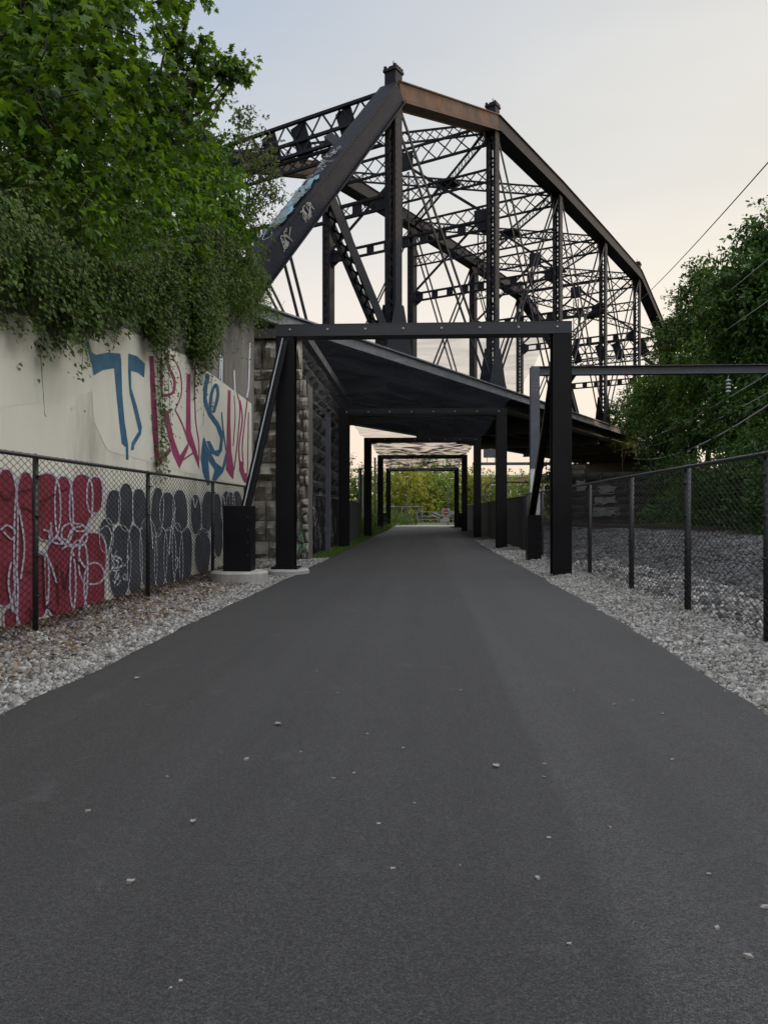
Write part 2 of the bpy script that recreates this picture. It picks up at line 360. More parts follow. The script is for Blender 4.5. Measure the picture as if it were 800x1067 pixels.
def make_tree(name, label, cat, base, blobs, leafm, size, T=T_OVAL, per_m2=14, lpt=6, seed=1, trunk_r=.16, group=None, split=9, droop=.35, twig=.32, flat=.85, subr=(.38,.6), stem='trunk'):
    rg = np.random.default_rng(seed); base = Vector(base)
    root = empty(name, base); tag(root, label, cat, group)
    loc = [(b[0]-base.x, b[1]-base.y, b[2]-base.z, b[3]) for b in blobs]
    P, D, Nn, S, cl = scatter_crown(loc, per_m2, lpt, size, rg, split, flat, droop, twig, subr=subr)
    leaves('crown', P, D, Nn, S, T, leafm, root)
    mb = MB(); c = np.mean(np.array(loc), axis=0); top = Vector((c[0], c[1], c[2]))
    fork = Vector((top.x*.35, top.y*.35, top.z*.45))
    mb.tube([(0,0,-.4), (fork.x*.3+rg.normal()*.03, fork.y*.3, fork.z*.45), fork], trunk_r, 8, trunk_r*.75)
    mb.tube([fork, fork.lerp(top, .5)+Vector((rg.normal()*.1, rg.normal()*.1, 0)), top], trunk_r*.7, 6, trunk_r*.3)
    for (x, y, z, r) in loc:
        e_ = Vector((x, y, z)); s_ = fork.lerp(top, rg.uniform(.0,.7))
        mid = s_.lerp(e_, .5)+Vector((rg.normal()*.12, rg.normal()*.12, -.08*(e_-s_).length))
        mb.tube([s_, mid, e_], trunk_r*.42, 5, trunk_r*.16)
    for (x, y, z, r) in cl:
        e_ = Vector((x, y, z)); j = min(loc, key=lambda q: (Vector(q[:3])-e_).length); s_ = Vector(j[:3])
        if (e_-s_).length > .1:
            mb.tube([s_, s_.lerp(e_, .55)+Vector((rg.normal()*.05, rg.normal()*.05, -.04)), e_+(e_-s_)*.25], trunk_r*.15, 4, .006)
    mb.build(stem, M['bark'], root, True)
    return root
def px_blobs(lst): return [(*at(px, py, t), r) for (px, py, t, r) in lst]

# ------------------------------------------------------------------ setting: ground, path, gravel, hills
def sheet(name, fn, xs, ys, m, smooth=True):
    xs = np.asarray(xs); ys = np.asarray(ys); X, Y = np.meshgrid(xs, ys); Z = fn(X, Y)
    V = np.stack([X, Y, Z], -1).reshape(-1,3); nx = len(xs); ny = len(ys)
    i = np.arange(nx-1)[None,:]+nx*np.arange(ny-1)[:,None]
    F = np.stack([i, i+1, i+nx+1, i+nx], -1).reshape(-1,4)
    me = fast_mesh(name, V, F)
    if smooth: me.shade_smooth()
    return struct(link(name, me, m))
def sstep(x): x = np.clip(x, 0, 1); return x*x*(3-2*x)
sheet('ground', lambda x, y: x*0-.06, np.linspace(-600, 600, 41), np.linspace(-300, 900, 41), M['grassland'])

PXL = lambda y: -2.54+np.clip((y-4)/20, 0, 1)*.10
PXR = lambda y: 2.05+np.clip((y-3)/5.5, 0, 1)*.16
def path():
    ys = np.concatenate([np.arange(-6, 30, .25), np.arange(30, 70, 1)]); V = []; F = []
    rg = np.random.default_rng(3)
    jl = np.convolve(rg.normal(size=len(ys))*.07, np.ones(4)/4, 'same')+.006*np.sin(ys*1.3); jr = np.convolve(rg.normal(size=len(ys))*.07, np.ones(4)/4, 'same')+.006*np.sin(ys*1.1+1)
    for i, y in enumerate(ys):
        l = PXL(y)+jl[i]*.6; r = PXR(y)+jr[i]*.6
        V += [(l-.05, y, -.03), (l, y, .026), (l+.08, y, .034), (0, y, .040), (r-.08, y, .034), (r, y, .026), (r+.05, y, -.03)]
    n = 7
    for i in range(len(ys)-1):
        for j in range(n-1): F.append((i*n+j, i*n+j+1, (i+1)*n+j+1, (i+1)*n+j))
    me = fast_mesh('path', np.array(V), np.array(F)); me.shade_smooth(); return struct(link('path', me, M['asphalt']))
path()
rgt = np.random.default_rng(11)
def bumpy(a=.02, f=2.0):
    ph = rgt.uniform(0, 6.28, 6)
    return lambda x, y: a*(np.sin(f*x+ph[0])*np.sin(f*1.3*y+ph[1])+.6*np.sin(f*2.1*x+ph[2]+f*.7*y)+.5*np.sin(f*2.7*y+ph[3]-f*x))
bl = bumpy(.016, 2.2)
left_h = lambda x, y: -.004+bl(x, y)*np.clip((-2.62-x)*2, 0, 1)+.05*sstep((-3.0-x)/1.2)
right_h = lambda x, y: -.004+bl(x, y)*np.clip((x-2.25)*2, 0, 1)+.04*sstep((x-2.4)/.6)
sheet('gravel_verge', left_h, np.linspace(-4.3, -2.45, 16), np.linspace(-5, 22, 110), M['gravelbed'])
sheet('gravel_verge', right_h, np.linspace(2.0, 3.35, 14), np.linspace(-5, 62, 160), M['gravelbed'])
# railway cutting to the right: ballast, then the hillside, raised out of view to block the low sun
def hill(x, y):
    xe = 12.5+sstep((y-30)/25)*3.0
    A = 14.5-9.0*sstep((y-34)/26)-5.5*sstep((y-70)/25)
    return A*sstep((x-xe)/13)
def crest(y): return 8.6+1.6*sstep((30-y)/20)-3.0*sstep((y-30)/12)
def bal_h(x, y):
    b = -.02+.50*sstep((x-4.2)/(crest(y)-4.2))
    return b+bb(x, y)
bb = bumpy(.03, 1.3)
sheet('railway_ballast', lambda x, y: bal_h(x, y), np.linspace(3.35, 13.5, 50), np.linspace(-8, 75, 200), M['ballastbed'])
sheet('hillside', lambda x, y: .28+hill(x, y)+.25*np.sin(x*.9+y*.35)*sstep((x-14)/4)-.02, np.linspace(11, 62, 52), np.linspace(-60, 110, 120), M['hillsoil'])

# stones: crushed angular cobbles, uncountable -> one object per strip
CUBE = np.array([(-1,-1,-1),(1,-1,-1),(1,1,-1),(-1,1,-1),(-1,-1,1),(1,-1,1),(1,1,1),(-1,1,1)])*.5
CF = np.array([(0,3,2,1),(4,5,6,7),(0,1,5,4),(1,2,6,5),(2,3,7,6),(3,0,4,7)])
def stones(name, P, S, m, rg, label):
    n = len(P)
    V = CUBE[None]*rg.uniform(.55,1.25,(n,1,3))+rg.uniform(-.2,.2,(n,8,3))
    q = norm(rg.normal(size=(n,4))); a, b, c, d = q.T
    Rm = np.stack([np.stack([1-2*(c*c+d*d), 2*(b*c-a*d), 2*(b*d+a*c)], -1), np.stack([2*(b*c+a*d), 1-2*(b*b+d*d), 2*(c*d-a*b)], -1), np.stack([2*(b*d-a*c), 2*(c*d+a*b), 1-2*(b*b+c*c)], -1)], 1)
    V = np.einsum('nij,nkj->nki', Rm, V)*S[:,None,None]+P[:,None,:]
    F = (np.arange(n)*8)[:,None,None]+CF[None]
    o = link(name, fast_mesh(name, V.reshape(-1,3), F.reshape(-1,4)), m); tag(o, label, 'gravel', kind='stuff'); return o
def strip(n, x0f, x1f, y0, y1, hf, s0, s1, rg, bias=1.6):
    y = y0+(y1-y0)*rg.random(n)**bias; x = x0f(y)+(x1f(y)-x0f(y))*rg.random(n); s = rg.uniform(s0, s1, n)*np.exp(rg.normal(size=n)*.25)
    return np.stack([x, y, hf(x, y)+s*.12], -1), s
rg = np.random.default_rng(21)
P, S = strip(42000, lambda y: -4.17+0*y, lambda y: PXL(y)-.01+rg.exponential(.028, len(y)), 3.4, 21, left_h, .013, .029, rg)
stones('gravel', P, S, M['gravel'], rg, 'pale crushed gravel along the foot of the graffiti wall')
P, S = strip(44000, lambda y: PXR(y)+.01-rg.exponential(.028, len(y)), lambda y: 3.4+0*y, 3.4, 34, right_h, .013, .029, rg, 2.0)
stones('gravel', P, S, M['gravel'], rg, 'pale gravel between the path and the right chain-link fence')
P, S = strip(56000, lambda y: 3.3+0*y, lambda y: 12.5+0*y, 5, 40, bal_h, .034, .068, rg, 1.35)
stones('ballast', P, S, M['ballast'], rg, 'blue-grey track ballast beyond the right fence')
P, S = strip(9000, lambda y: 3.3+0*y, lambda y: 5.0+0*y, 4.5, 20, bal_h, .03, .06, rg, 1.3)
stones('gravel', P, S, M['gravel'], rg, 'lighter stones just behind the right fence')

# ------------------------------------------------------------------ concrete graffiti wall
WX = -4.2
LC = [0]
def wp(px, py, layer=0):
    u = (px-400)/800; v = (HOR-py)/800; X = WX+.003*layer+(LC[0]*.00006 if layer > 1 else 0); t = X/(-SA+u*CA)
    return Vector((X, t*(CA+u*SA), EYE+t*v))
WTOP = lambda y: 3.9+2.9*float(sstep(np.array((y-8)/8.0)))
wall = empty('retaining_wall', (WX, 10, 0)); tag(wall, 'tall concrete retaining wall covered in blue, maroon, red and charcoal graffiti', 'wall')
def wl(mb, name, m): o = mb.build(name, m); o.parent = wall; o.matrix_parent_inverse = Matrix.Translation((-WX, -10, 0)); return o
mb = MB(); ys = [-8, 0, 4, 6, 8, 9, 10, 11, 12, 13, 14, 15, 16, 19.0]
for y0, y1 in zip(ys[:-1], ys[1:]):
    a0, a1 = WTOP(y0), WTOP(y1)
    mb.add([(WX,y0,-.3),(WX,y1,-.3),(WX,y1,a1),(WX,y0,a0),(WX-.6,y0,-.3),(WX-.6,y1,-.3),(WX-.6,y1,a1),(WX-.6,y0,a0)],
           [(0,1,2,3),(7,6,5,4),(3,2,6,7)]+([(1,5,6,2)] if y1 == 19 else [])+([(0,3,7,4)] if y0 == -8 else []))
wl(mb, 'concrete', M['wall'])
def flat(mb, pts, layer): LC[0] = (LC[0]+1) % 60; mb.add([wp(x, y, layer) for x, y in pts], [tuple(range(len(pts)))])
def smooth_line(pts, k=6, closed=False):
    pts = [Vector((*p, 0)) for p in pts]; o = []; n = len(pts)
    for i in range(n if closed else n-1):
        g = (lambda j: pts[j % n]) if closed else (lambda j: pts[max(0, min(n-1, j))])
        p0, p1, p2, p3 = g(i-1), g(i), g(i+1), g(i+2)
        for q in range(k):
            t = q/k; o.append(.5*((2*p1)+(p2-p0)*t+(2*p0-5*p1+4*p2-p3)*t*t+(3*p1-p0-3*p2+p3)*t**3))
    if not closed: o.append(pts[-1])
    return [(p.x, p.y) for p in o]
def ribbon(mb, pts, wd, fn, curve=True, taper=False):
    """painted stroke along pts; fn maps (x, y) to a wall point"""
    LC[0] = (LC[0]+1) % 60
    q = smooth_line(pts) if curve and len(pts) > 2 else pts
    n = len(q); vs = []
    for i, p in enumerate(q):
        a = Vector(q[max(i-1,0)]); b = Vector(q[min(i+1,n-1)]); d = (b-a); d = d.normalized() if d.length > 1e-6 else Vector((1,0)); nn = Vector((-d.y, d.x))
        h = wd/2*(1-.6*i/n if taper else 1)
        vs += [fn(p[0]+nn.x*h, p[1]+nn.y*h), fn(p[0]-nn.x*h, p[1]-nn.y*h)]
    mb.add(vs, [(2*i, 2*i+1, 2*i+3, 2*i+2) for i in range(n-1)])
# buff anti-graffiti coat over the lower wall, with its diagonal upper limit
def near_edge(y):     # photo rows at the photo's left border
    return y
mb = MB(); flat(mb, [(-500,1100),(-500,200),(0,325),(85,338),(150,352),(196,372),(262,421),(263,590),(150,640),(0,705)], 1); wl(mb, 'paint_coat', M['buff'])
mb = MB(); flat(mb, [(30,322),(36,340),(44,338),(52,352),(66,349),(78,360),(92,356),(100,345),(104,322)], 2); wl(mb, 'bare_patch', M['wall'])
mb = MB(); flat(mb, [(-300,300),(-300,470),(0,425),(60,418),(118,402),(120,376),(70,384),(40,380),(0,372)], 1.6); wl(mb, 'paint_patch', M['palewhite'])
mb = MB(); flat(mb, [(125,340),(150,352),(196,372),(262,421),(261,508),(200,494),(112,470),(98,440),(95,400),(100,390)], 2); wl(mb, 'paint_patch', M['palewhite'])
Z3 = lambda pts: [(80+x/4, 330+y/4) for x, y in pts]
def letter(name, polys, ribs, m, layer=3):
    mb = MB()
    for p in polys: flat(mb, Z3(p), layer)
    for (p, wd, cv) in ribs: ribbon(mb, Z3(p), wd/4, lambda x, y: wp(x, y, layer), cv)
    o = wl(mb, 'graffiti_letter', m); o['label'] = name
letter('blue spray painted letter T', [
    [(36,95),(50,100),(62,150),(82,160),(130,150),(182,155),(186,190),(190,330),(200,440),(215,540),(216,598),(206,596),(204,545),(188,532),(178,450),(166,330),(156,216),(110,224),(70,246),(62,190)],
    [(215,155),(250,165),(285,198),(281,256),(255,235),(226,226),(228,300),(250,370),(272,462),(268,492),(240,538),(238,556),(226,560),(228,528),(258,478),(240,400),(220,320),(214,230)]], [], M['blue'])
letter('maroon outlined letter R', [
    [(302,165),(320,165),(330,330),(340,500),(346,592),(376,560),(388,540),(394,562),(352,616),(330,632),(314,470)],
    [(358,400),(382,390),(390,440),(408,520),(430,580),(462,530),(466,548),(428,636),(400,575),(380,500),(366,440)]],
    [([(352,180),(350,240),(356,330)], 9, True), ([(374,150),(378,200),(398,240),(408,280),(398,320),(352,332)], 12, True), ([(400,170),(430,230),(436,320),(410,390)], 5, True), ([(410,390),(440,450),(470,540)], 6, True), ([(385,440),(372,400)], 6, False)], M['maroon'])
letter('maroon outlined letter I', [
    [(458,240),(474,240),(474,400),(476,480),(494,540),(510,600),(512,640),(496,600),(468,530),(454,500)]],
    [([(492,200),(492,330),(496,440),(508,520),(510,600)], 5, True), ([(500,560),(440,600)], 7, False)], M['maroon'])
letter('blue outlined letter S', [
    [(540,240),(556,244),(546,290),(542,340),(552,390),(590,440),(612,490),(606,560),(590,585),(560,572),(540,520),(556,520),(576,560),(592,556),(598,510),(580,460),(545,410),(528,360),(526,300)],
    [(530,500),(544,540),(580,610),(606,630),(622,560),(626,600),(610,650),(580,686),(564,680),(574,640),(548,600),(556,700),(546,708),(524,650),(516,590)]],
    [([(556,410),(560,330),(580,285),(588,330),(570,400)], 13, True), ([(604,400),(610,470),(622,560)], 6, True), ([(520,590),(530,510)], 8, False)], M['blue'])
letter('maroon outlined letter M', [
    [(630,306),(642,310),(640,420),(644,560),(656,640),(652,680),(640,668),(622,640),(626,450)],
    [(680,600),(692,610),(700,655),(712,650),(710,698),(696,690),(676,640)]],
    [([(668,320),(680,380),(672,500),(656,640)], 5, True), ([(680,350),(690,430),(676,540),(680,620)], 6, True), ([(712,340),(700,440),(690,540),(694,620)], 5, True), ([(656,330),(660,420),(652,540)], 4, True), ([(716,400),(712,650)], 4, True)], M['maroon'])
# white drips of overspray above the letters
mb = MB()
for p in ([(600,160),(596,260)], [(656,225),(660,330)], [(722,110),(716,300),(708,340)], [(606,170),(604,290)]): ribbon(mb, Z3(p), 1.6, lambda x, y: wp(x, y, 3), False)
wl(mb, 'paint_drips', M['whitish'])
# throw-ups behind the fence
def blob(mb, x0, x1, y0, y1, layer, fn, lean=0, p=2.4):
    LC[0] = (LC[0]+1) % 60
    cx, cy, rx, ry = (x0+x1)/2, (y0+y1)/2, (x1-x0)/2, (y1-y0)/2; pts = []
    for i in range(32):
        a = 2*math.pi*i/32; c, s_ = math.cos(a), math.sin(a)
        x = cx+rx*abs(c)**(2/p)*(1 if c > 0 else -1); y = cy+ry*abs(s_)**(2/p)*(1 if s_ > 0 else -1)
        pts.append(fn(x+lean*(y-cy)/max(1,ry), y))
    mb.add([wp(*q, layer) for q in pts], [tuple(range(32))]); return pts
RZ = lambda x, y: (x/5.085, 470+y/5.081)
BZ = lambda x, y: (100+x/4.21, 470+y/4.21)
red = [(-330,-240,90,800),(-230,-130,80,900),(-120,-30,120,700),(-110,-40,400,960),(-30,85,100,820),(84,188,115,940),(186,312,122,470),(300,378,138,480),(378,482,128,420),(470,536,142,325),(335,452,392,500),(245,392,470,888),(380,455,480,842),(425,556,438,700),(455,550,600,842),(28,82,840,968),(188,250,540,880)]
M_ = MB(); L_ = MB(); D_ = MB()
for i, (x0, x1, y0, y1) in enumerate(red):
    pts = blob(M_, x0-9, x1+9, y0-6, y1+8, 3, RZ, lean=-4+3*(i % 4), p=2.7)
    ribbon(L_, pts+[pts[0]], 1.8, lambda x, y: wp(x, y, 5.2), False)
for p in ([(-20,200),(40,260),(80,210)], [(100,220),(180,200)], [(110,300),(180,320)], [(220,270),(300,230)], [(320,215),(370,200)], [(130,640),(180,650)], [(270,800),(250,830),(300,860)], [(330,640),(345,740),(365,620)], [(300,600),(310,820)], [(390,560),(450,640)], [(140,860),(165,840),(170,930)], [(230,560),(240,840)]):
    ribbon(D_, [RZ(*q) for q in p], 1.8, lambda x, y: wp(x, y, 6.5), True)
for p in ([(5,420),(40,395),(80,430),(60,470),(20,430)], [(60,590),(45,700),(70,860)], [(75,585),(95,700),(90,900)], [(230,420),(260,430),(270,480),(345,490),(380,420),(430,400)], [(330,520),(370,500),(430,500)], [(215,540),(260,580),(300,700)], [(100,300),(130,500),(110,680)], [(270,380),(275,450),(300,470)], [(500,330),(460,400),(480,430)], [(430,460),(420,560),(450,620)]):
    ribbon(L_, [RZ(*q) for q in p], 2.0, lambda x, y: wp(x, y, 7.8), True)
wl(M_, 'graffiti', M['red'])['label'] = 'dark red bubble letter graffiti'; wl(D_, 'graffiti_shading', M['darkred']); wl(L_, 'graffiti_outline', M['lilac'])
blk = [(48,102,175,318),(105,157,145,345),(165,217,170,335),(246,290,165,372),(285,341,185,342),(343,396,175,348),(62,148,330,642),(143,197,330,636),(198,262,300,612),(262,306,340,594),(303,345,340,586),(340,376,320,584),(372,416,340,590),(20,70,300,440),(420,456,195,362),(468,507,180,352),(438,497,345,536),(515,550,190,460),(555,580,180,300),(578,602,185,290),(604,636,180,290),(560,640,260,450)]
M_ = MB(); L_ = MB()
for i, b_ in enumerate(blk):
    pts = blob(M_, b_[0]-5, b_[1]+6, b_[2]-3, b_[3]+8, 3, BZ, lean=-4+4*(i % 3), p=2.5)
    ribbon(L_, pts+[pts[0]], .55, lambda x, y: wp(x, y, 5.2), False)
rr = random.Random(4)
for i in range(26):
    x = rr.uniform(70,135); y = rr.uniform(460,600); q = [(x+rr.uniform(-14,14), y+rr.uniform(-16,16)) for _ in range(4)]
    ribbon(L_, [BZ(*k_) for k_ in q], .8, lambda a, b: wp(a, b, 6.5), True)
for p in ([(20,350),(50,330),(70,380),(55,440)], [(60,420),(75,470),(90,440)], [(225,240),(240,300),(250,430)], [(350,250),(330,340),(320,460)], [(345,480),(360,470),(355,520)], [(425,200),(435,250),(445,210)], [(490,370),(505,420),(495,520)], [(560,200),(570,280)]):
    ribbon(L_, [BZ(*q) for q in p], 1.0, lambda x, y: wp(x, y, 6.5), True)
wl(M_, 'graffiti', M['black'])['label'] = 'charcoal bubble letter graffiti'; wl(L_, 'graffiti_outline', M['whitish'])

# embankment behind and above the wall
sheet('embankment', lambda x, y: np.minimum(3.9+2.9*sstep((y-8)/8.0), 6.6)-.15+1.0*np.clip((-4.8-x)*.55, 0, 5)+.2*np.sin(x*1.3+y), np.linspace(-40, -4.75, 40), np.linspace(-30, 19.2, 60), M['hillsoil'])
sheet('embankment', lambda x, y: -.1+5.8*sstep((-6.0-x)/6.0)+.1*np.sin(x*1.7+y), np.linspace(-40, -5.0, 40), np.linspace(32, 70, 40), M['grassland'])

# ------------------------------------------------------------------ stone abutment under the bridge's near end
ab = empty('stone_abutment', (-3.2, 20, 0)); tag(ab, 'rough limestone block abutment carrying the near end of the truss bridge', 'abutment')
def blocks(name, org, ud, nd, W_, H_, m, seed, ch=(.38,.62), bw=(.5,1.1), rough=.05, parent=ab):
    rg = random.Random(seed); mb = MB(); ud = Vector(ud); nd = Vector(nd); z = 0; org = Vector(org)-Vector(parent.location)
    while z < H_-.05:
        h = min(rg.uniform(*ch), H_-z)
        if H_-z-h < .2: h = H_-z
        x = -rg.uniform(0, .3)
        while x < W_:
            b_ = rg.uniform(*bw); x0, x1 = max(x, 0)+.012, min(x+b_, W_)-.012; x += b_
            if x1-x0 < .08: continue
            nx = 5; nz = 4; out_ = rg.uniform(0, .05); vs = []
            for j in range(nz):
                for i in range(nx):
                    ed = i in (0, nx-1) or j in (0, nz-1)
                    dpt = (0.0 if ed else .03+rg.uniform(0, rough)+out_)
                    vs.append(org+ud*(x0+(x1-x0)*i/(nx-1)+(rg.uniform(-.012,.012)))+Vector((0,0,z+.012+(h-.024)*j/(nz-1)+rg.uniform(-.012,.012)))+nd*dpt)
            k0 = len(vs)
            for (i, j) in ((0,0),(nx-1,0),(nx-1,nz-1),(0,nz-1)): vs.append(vs[j*nx+i]-nd*.1)
            fs = [(j*nx+i, j*nx+i+1, (j+1)*nx+i+1, (j+1)*nx+i) for j in range(nz-1) for i in range(nx-1)]
            bot = [i for i in range(nx)]; fs += [tuple(bot[::-1])+(k0, k0+1), tuple((nz-1)*nx+i for i in range(nx))+(k0+2, k0+3)]
            fs += [tuple(j*nx for j in range(nz))+(k0+3, k0), tuple(j*nx+nx-1 for j in range(nz))[::-1]+(k0+1, k0+2)]
            mb.add(vs, fs)
        z += h
    return mb.build(name, m, parent)
mb = MB(); a0 = Vector(ab.location)
def abx(lo, hi): mb.box(Vector(lo)-a0, Vector(hi)-a0)
abx((-16,19.9,-.3), (-3.22,32,5.75)); mb.build('core', M['mortar'], ab)
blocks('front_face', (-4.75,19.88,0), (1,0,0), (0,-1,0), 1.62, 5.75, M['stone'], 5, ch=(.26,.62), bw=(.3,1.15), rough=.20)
blocks('side_face', (-3.2,19.9,0), (0,1,0), (1,0,0), 12.1, 5.75, M['blackstone'], 6, ch=(.3,.7), bw=(.4,1.5), rough=.10)  # shade below the deck is put into this face's stone colour
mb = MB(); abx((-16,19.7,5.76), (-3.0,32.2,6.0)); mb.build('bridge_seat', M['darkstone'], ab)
# rubble buttress at the corner and tags on it
mb = MB(); abx((-3.25,19.86,-.2), (-2.97,20.7,4.6)); mb.build('corner_core', M['mortar'], ab)
blocks('rubble_corner', (-3.20,19.80,0), (1,0,0), (0,-1,0), .25, 4.7, M['stone'], 8, ch=(.16,.34), bw=(.12,.25), rough=.07)
mb = MB(); rr = random.Random(9)
for i in range(46):
    y = rr.uniform(21.0, 31); z = rr.uniform(.35, 1.7); q = [(y+rr.uniform(-.25,.25), z+rr.uniform(-.25,.25)) for _ in range(5)]
    ribbon(mb, q, .035, lambda a, b: Vector((-3.06+LC[0]*.0002, a, b))-a0, True)
mb.build('graffiti', M['lilac'], ab)
mb = MB()
for i in range(14):
    x = rr.uniform(-3.16, -3.0); z = rr.uniform(.25, 1.25); q = [(x+rr.uniform(-.06,.06), z+rr.uniform(-.12,.12)) for _ in range(4)]
    ribbon(mb, q, .018, lambda a, b: Vector((a, 19.62, b))-a0, True)
mb.build('graffiti', mat('green_spray', (.12,.32,.16), .6), ab)

# ------------------------------------------------------------------ chain-link fences
def chain_link(X, y0, y1, z0, z1, p=.072, r=.0038):
    nw = int((y1-y0)/p); nz = int((z1-z0)/(p/2))
    zz = z0+np.arange(nz+1)*(p/2); Vs = []; 
    k = np.arange(nz+1); zig = np.where(k % 2 == 0, -.5, .5)*p
    i = np.arange(nw)
    yc = y0+i[:,None]*p+zig[None,:]*np.where(i % 2 == 0, 1, -1)[:,None]*1.03
    x = X+np.where((k[None,:]+i[:,None]) % 2 == 0, .003, -.003)+.014*np.sin(yc*1.7+X)*np.sin((zz[None,:]-z0)/(z1-z0)*3.14)+.008*np.sin(yc*4.1+zz[None,:]*3)
    ctr = np.stack([x, yc, np.broadcast_to(zz, yc.shape)], -1)                       # nw, n, 3
    ang = np.array([0, 2.094, 4.189]); ring = np.stack([np.cos(ang)*r, np.sin(ang)*r*1.2, 0*ang], -1)
    V = (ctr[:,:,None,:]+ring[None,None]).reshape(-1,3)
    n = nz+1; base = (i[:,None]*n+k[None,:nz])*3
    F = np.stack([np.stack([base+j, base+(j+1) % 3, base+3+(j+1) % 3, base+3+j], -1) for j in range(3)], 2).reshape(-1,4)
    return V, F
def fence(label, X, y0, y1, posts, H, gh, rail_m='blackrail', screen=None, name='chain_link_fence'):
    root = empty(name, (X, y0, 0)); tag(root, label, 'fence')
    o = Vector((X, y0, 0))
    if screen:
        mb = MB(); mb.box((-.012,0,.04), (.012,y1-y0,H)); mb.build('screen', M['screen'], root)
    else:
        V, F = chain_link(X, y0, y1, gh+.03, H+.035); link('mesh_fabric', fast_mesh('mesh_fabric', V-np.array(o), F), M['fenceblack'], root)
    mb = MB(); mb.tube([(-.0,0,H), (-.0,y1-y0,H)], .021, 8); mb.build('top_rail', M[rail_m], root, True)
    for y in posts:
        mb = MB(); mb.tube([(-.045 if X < 0 else .05,y-y0,-.2), (-.045 if X < 0 else .05,y-y0,H+.01)], .03 if X < 0 else .04, 10)
        mb.tube([(-.045 if X < 0 else .05,y-y0,H+.01), (-.045 if X < 0 else .05,y-y0,H+.035)], .033 if X < 0 else .043, 10, .012)
        for z in (.4,.8,1.2,1.6): mb.tube([(-.02 if X < 0 else .02,y-y0,z), (-.02 if X < 0 else .02,y-y0,z+.02)], .034, 8)
        mb.build('post', M['fenceblack'], root, True)
    return root
fence('black chain-link fence in front of the graffiti wall', -3.82, 2.2, 16.6, [4.3, 7.5, 10.65, 14.0, 16.6], 1.80, .03)
fence('black chain-link fence between path gravel and railway ballast', 3.22, 2.2, 24.2, [2.3, 4.9, 7.45, 9.65, 12.2, 15.2, 18.2, 21.2, 24.2], 1.80, .0)
fence('dark privacy-screened fence beside the far right of the path', 3.22, 24.4, 60, [24.5+i*3.2 for i in range(12)], 1.75, 0, screen=True, name='privacy_fence')
fence('low black fence in front of the shaded abutment graffiti', -3.02, 21.6, 30.4, [21.6, 24.6, 27.6, 30.4], 1.72, .03)
fence('short dark screened fence just past the abutment', -2.98, 31.0, 36.5, [31.0, 33.6, 36.5], 1.72, 0, screen=True, name='privacy_fence')
# the wall fence's return to the abutment
rt = empty('chain_link_fence', (-3.82,16.75,0)); tag(rt, 'short black fence return closing the gap beside the stone abutment', 'fence')
V, F = chain_link(0, 0, 2.9, .05, 1.8, p=.05, r=.003); V = V[:,[1,0,2]]*np.array([.14,1,1])+np.stack([V[:,1]*.05, V[:,1]*.98, V[:,2]*0], -1)*np.array([1,1,1]); link('mesh_fabric', fast_mesh('mesh_fabric', V, F), M['fenceblack'], rt)
mb = MB(); mb.tube([(.55,2.85,-.2), (.55,2.85,1.82)], .03, 8); mb.build('post', M['fenceblack'], rt)

# ------------------------------------------------------------------ steel portal frames and debris nets over the path
def hsec(mb, x, y, z0, z1, wd=.36, dp=.36, tf=.022, tw=.016):
    mb.box((x-wd/2, y-dp/2, z0), (x+wd/2, y-dp/2+tf, z1)); mb.box((x-wd/2, y+dp/2-tf, z0), (x+wd/2, y+dp/2, z1)); mb.box((x-tw/2, y-dp/2+tf, z0), (x+tw/2, y+dp/2-tf, z1))
PT = [(15.15, 4.94), (26.5, 4.80), (38.0, 4.92), (49.5, 4.92), (61.0, 4.72)]
HALF = 2.70
labels = ['front black steel portal frame with slanted braces over the path', 'second black portal frame, its net meeting the bridge underside', 'third black portal frame under the bridge deck', 'fourth black portal frame holding pale torn netting', 'last black portal frame before the gate']
def channel(mb, p0, p1, wd=.16, ht=.10, t=.012):
    mb.beam(p0, p1, wd, t, (0,1,0), (0, ht/2)); mb.beam(p0, p1, t, ht-t, (0,1,0), (-wd/2+t/2, -t/2+.0)); mb.beam(p0, p1, t, ht-t, (0,1,0), (wd/2-t/2, -t/2))
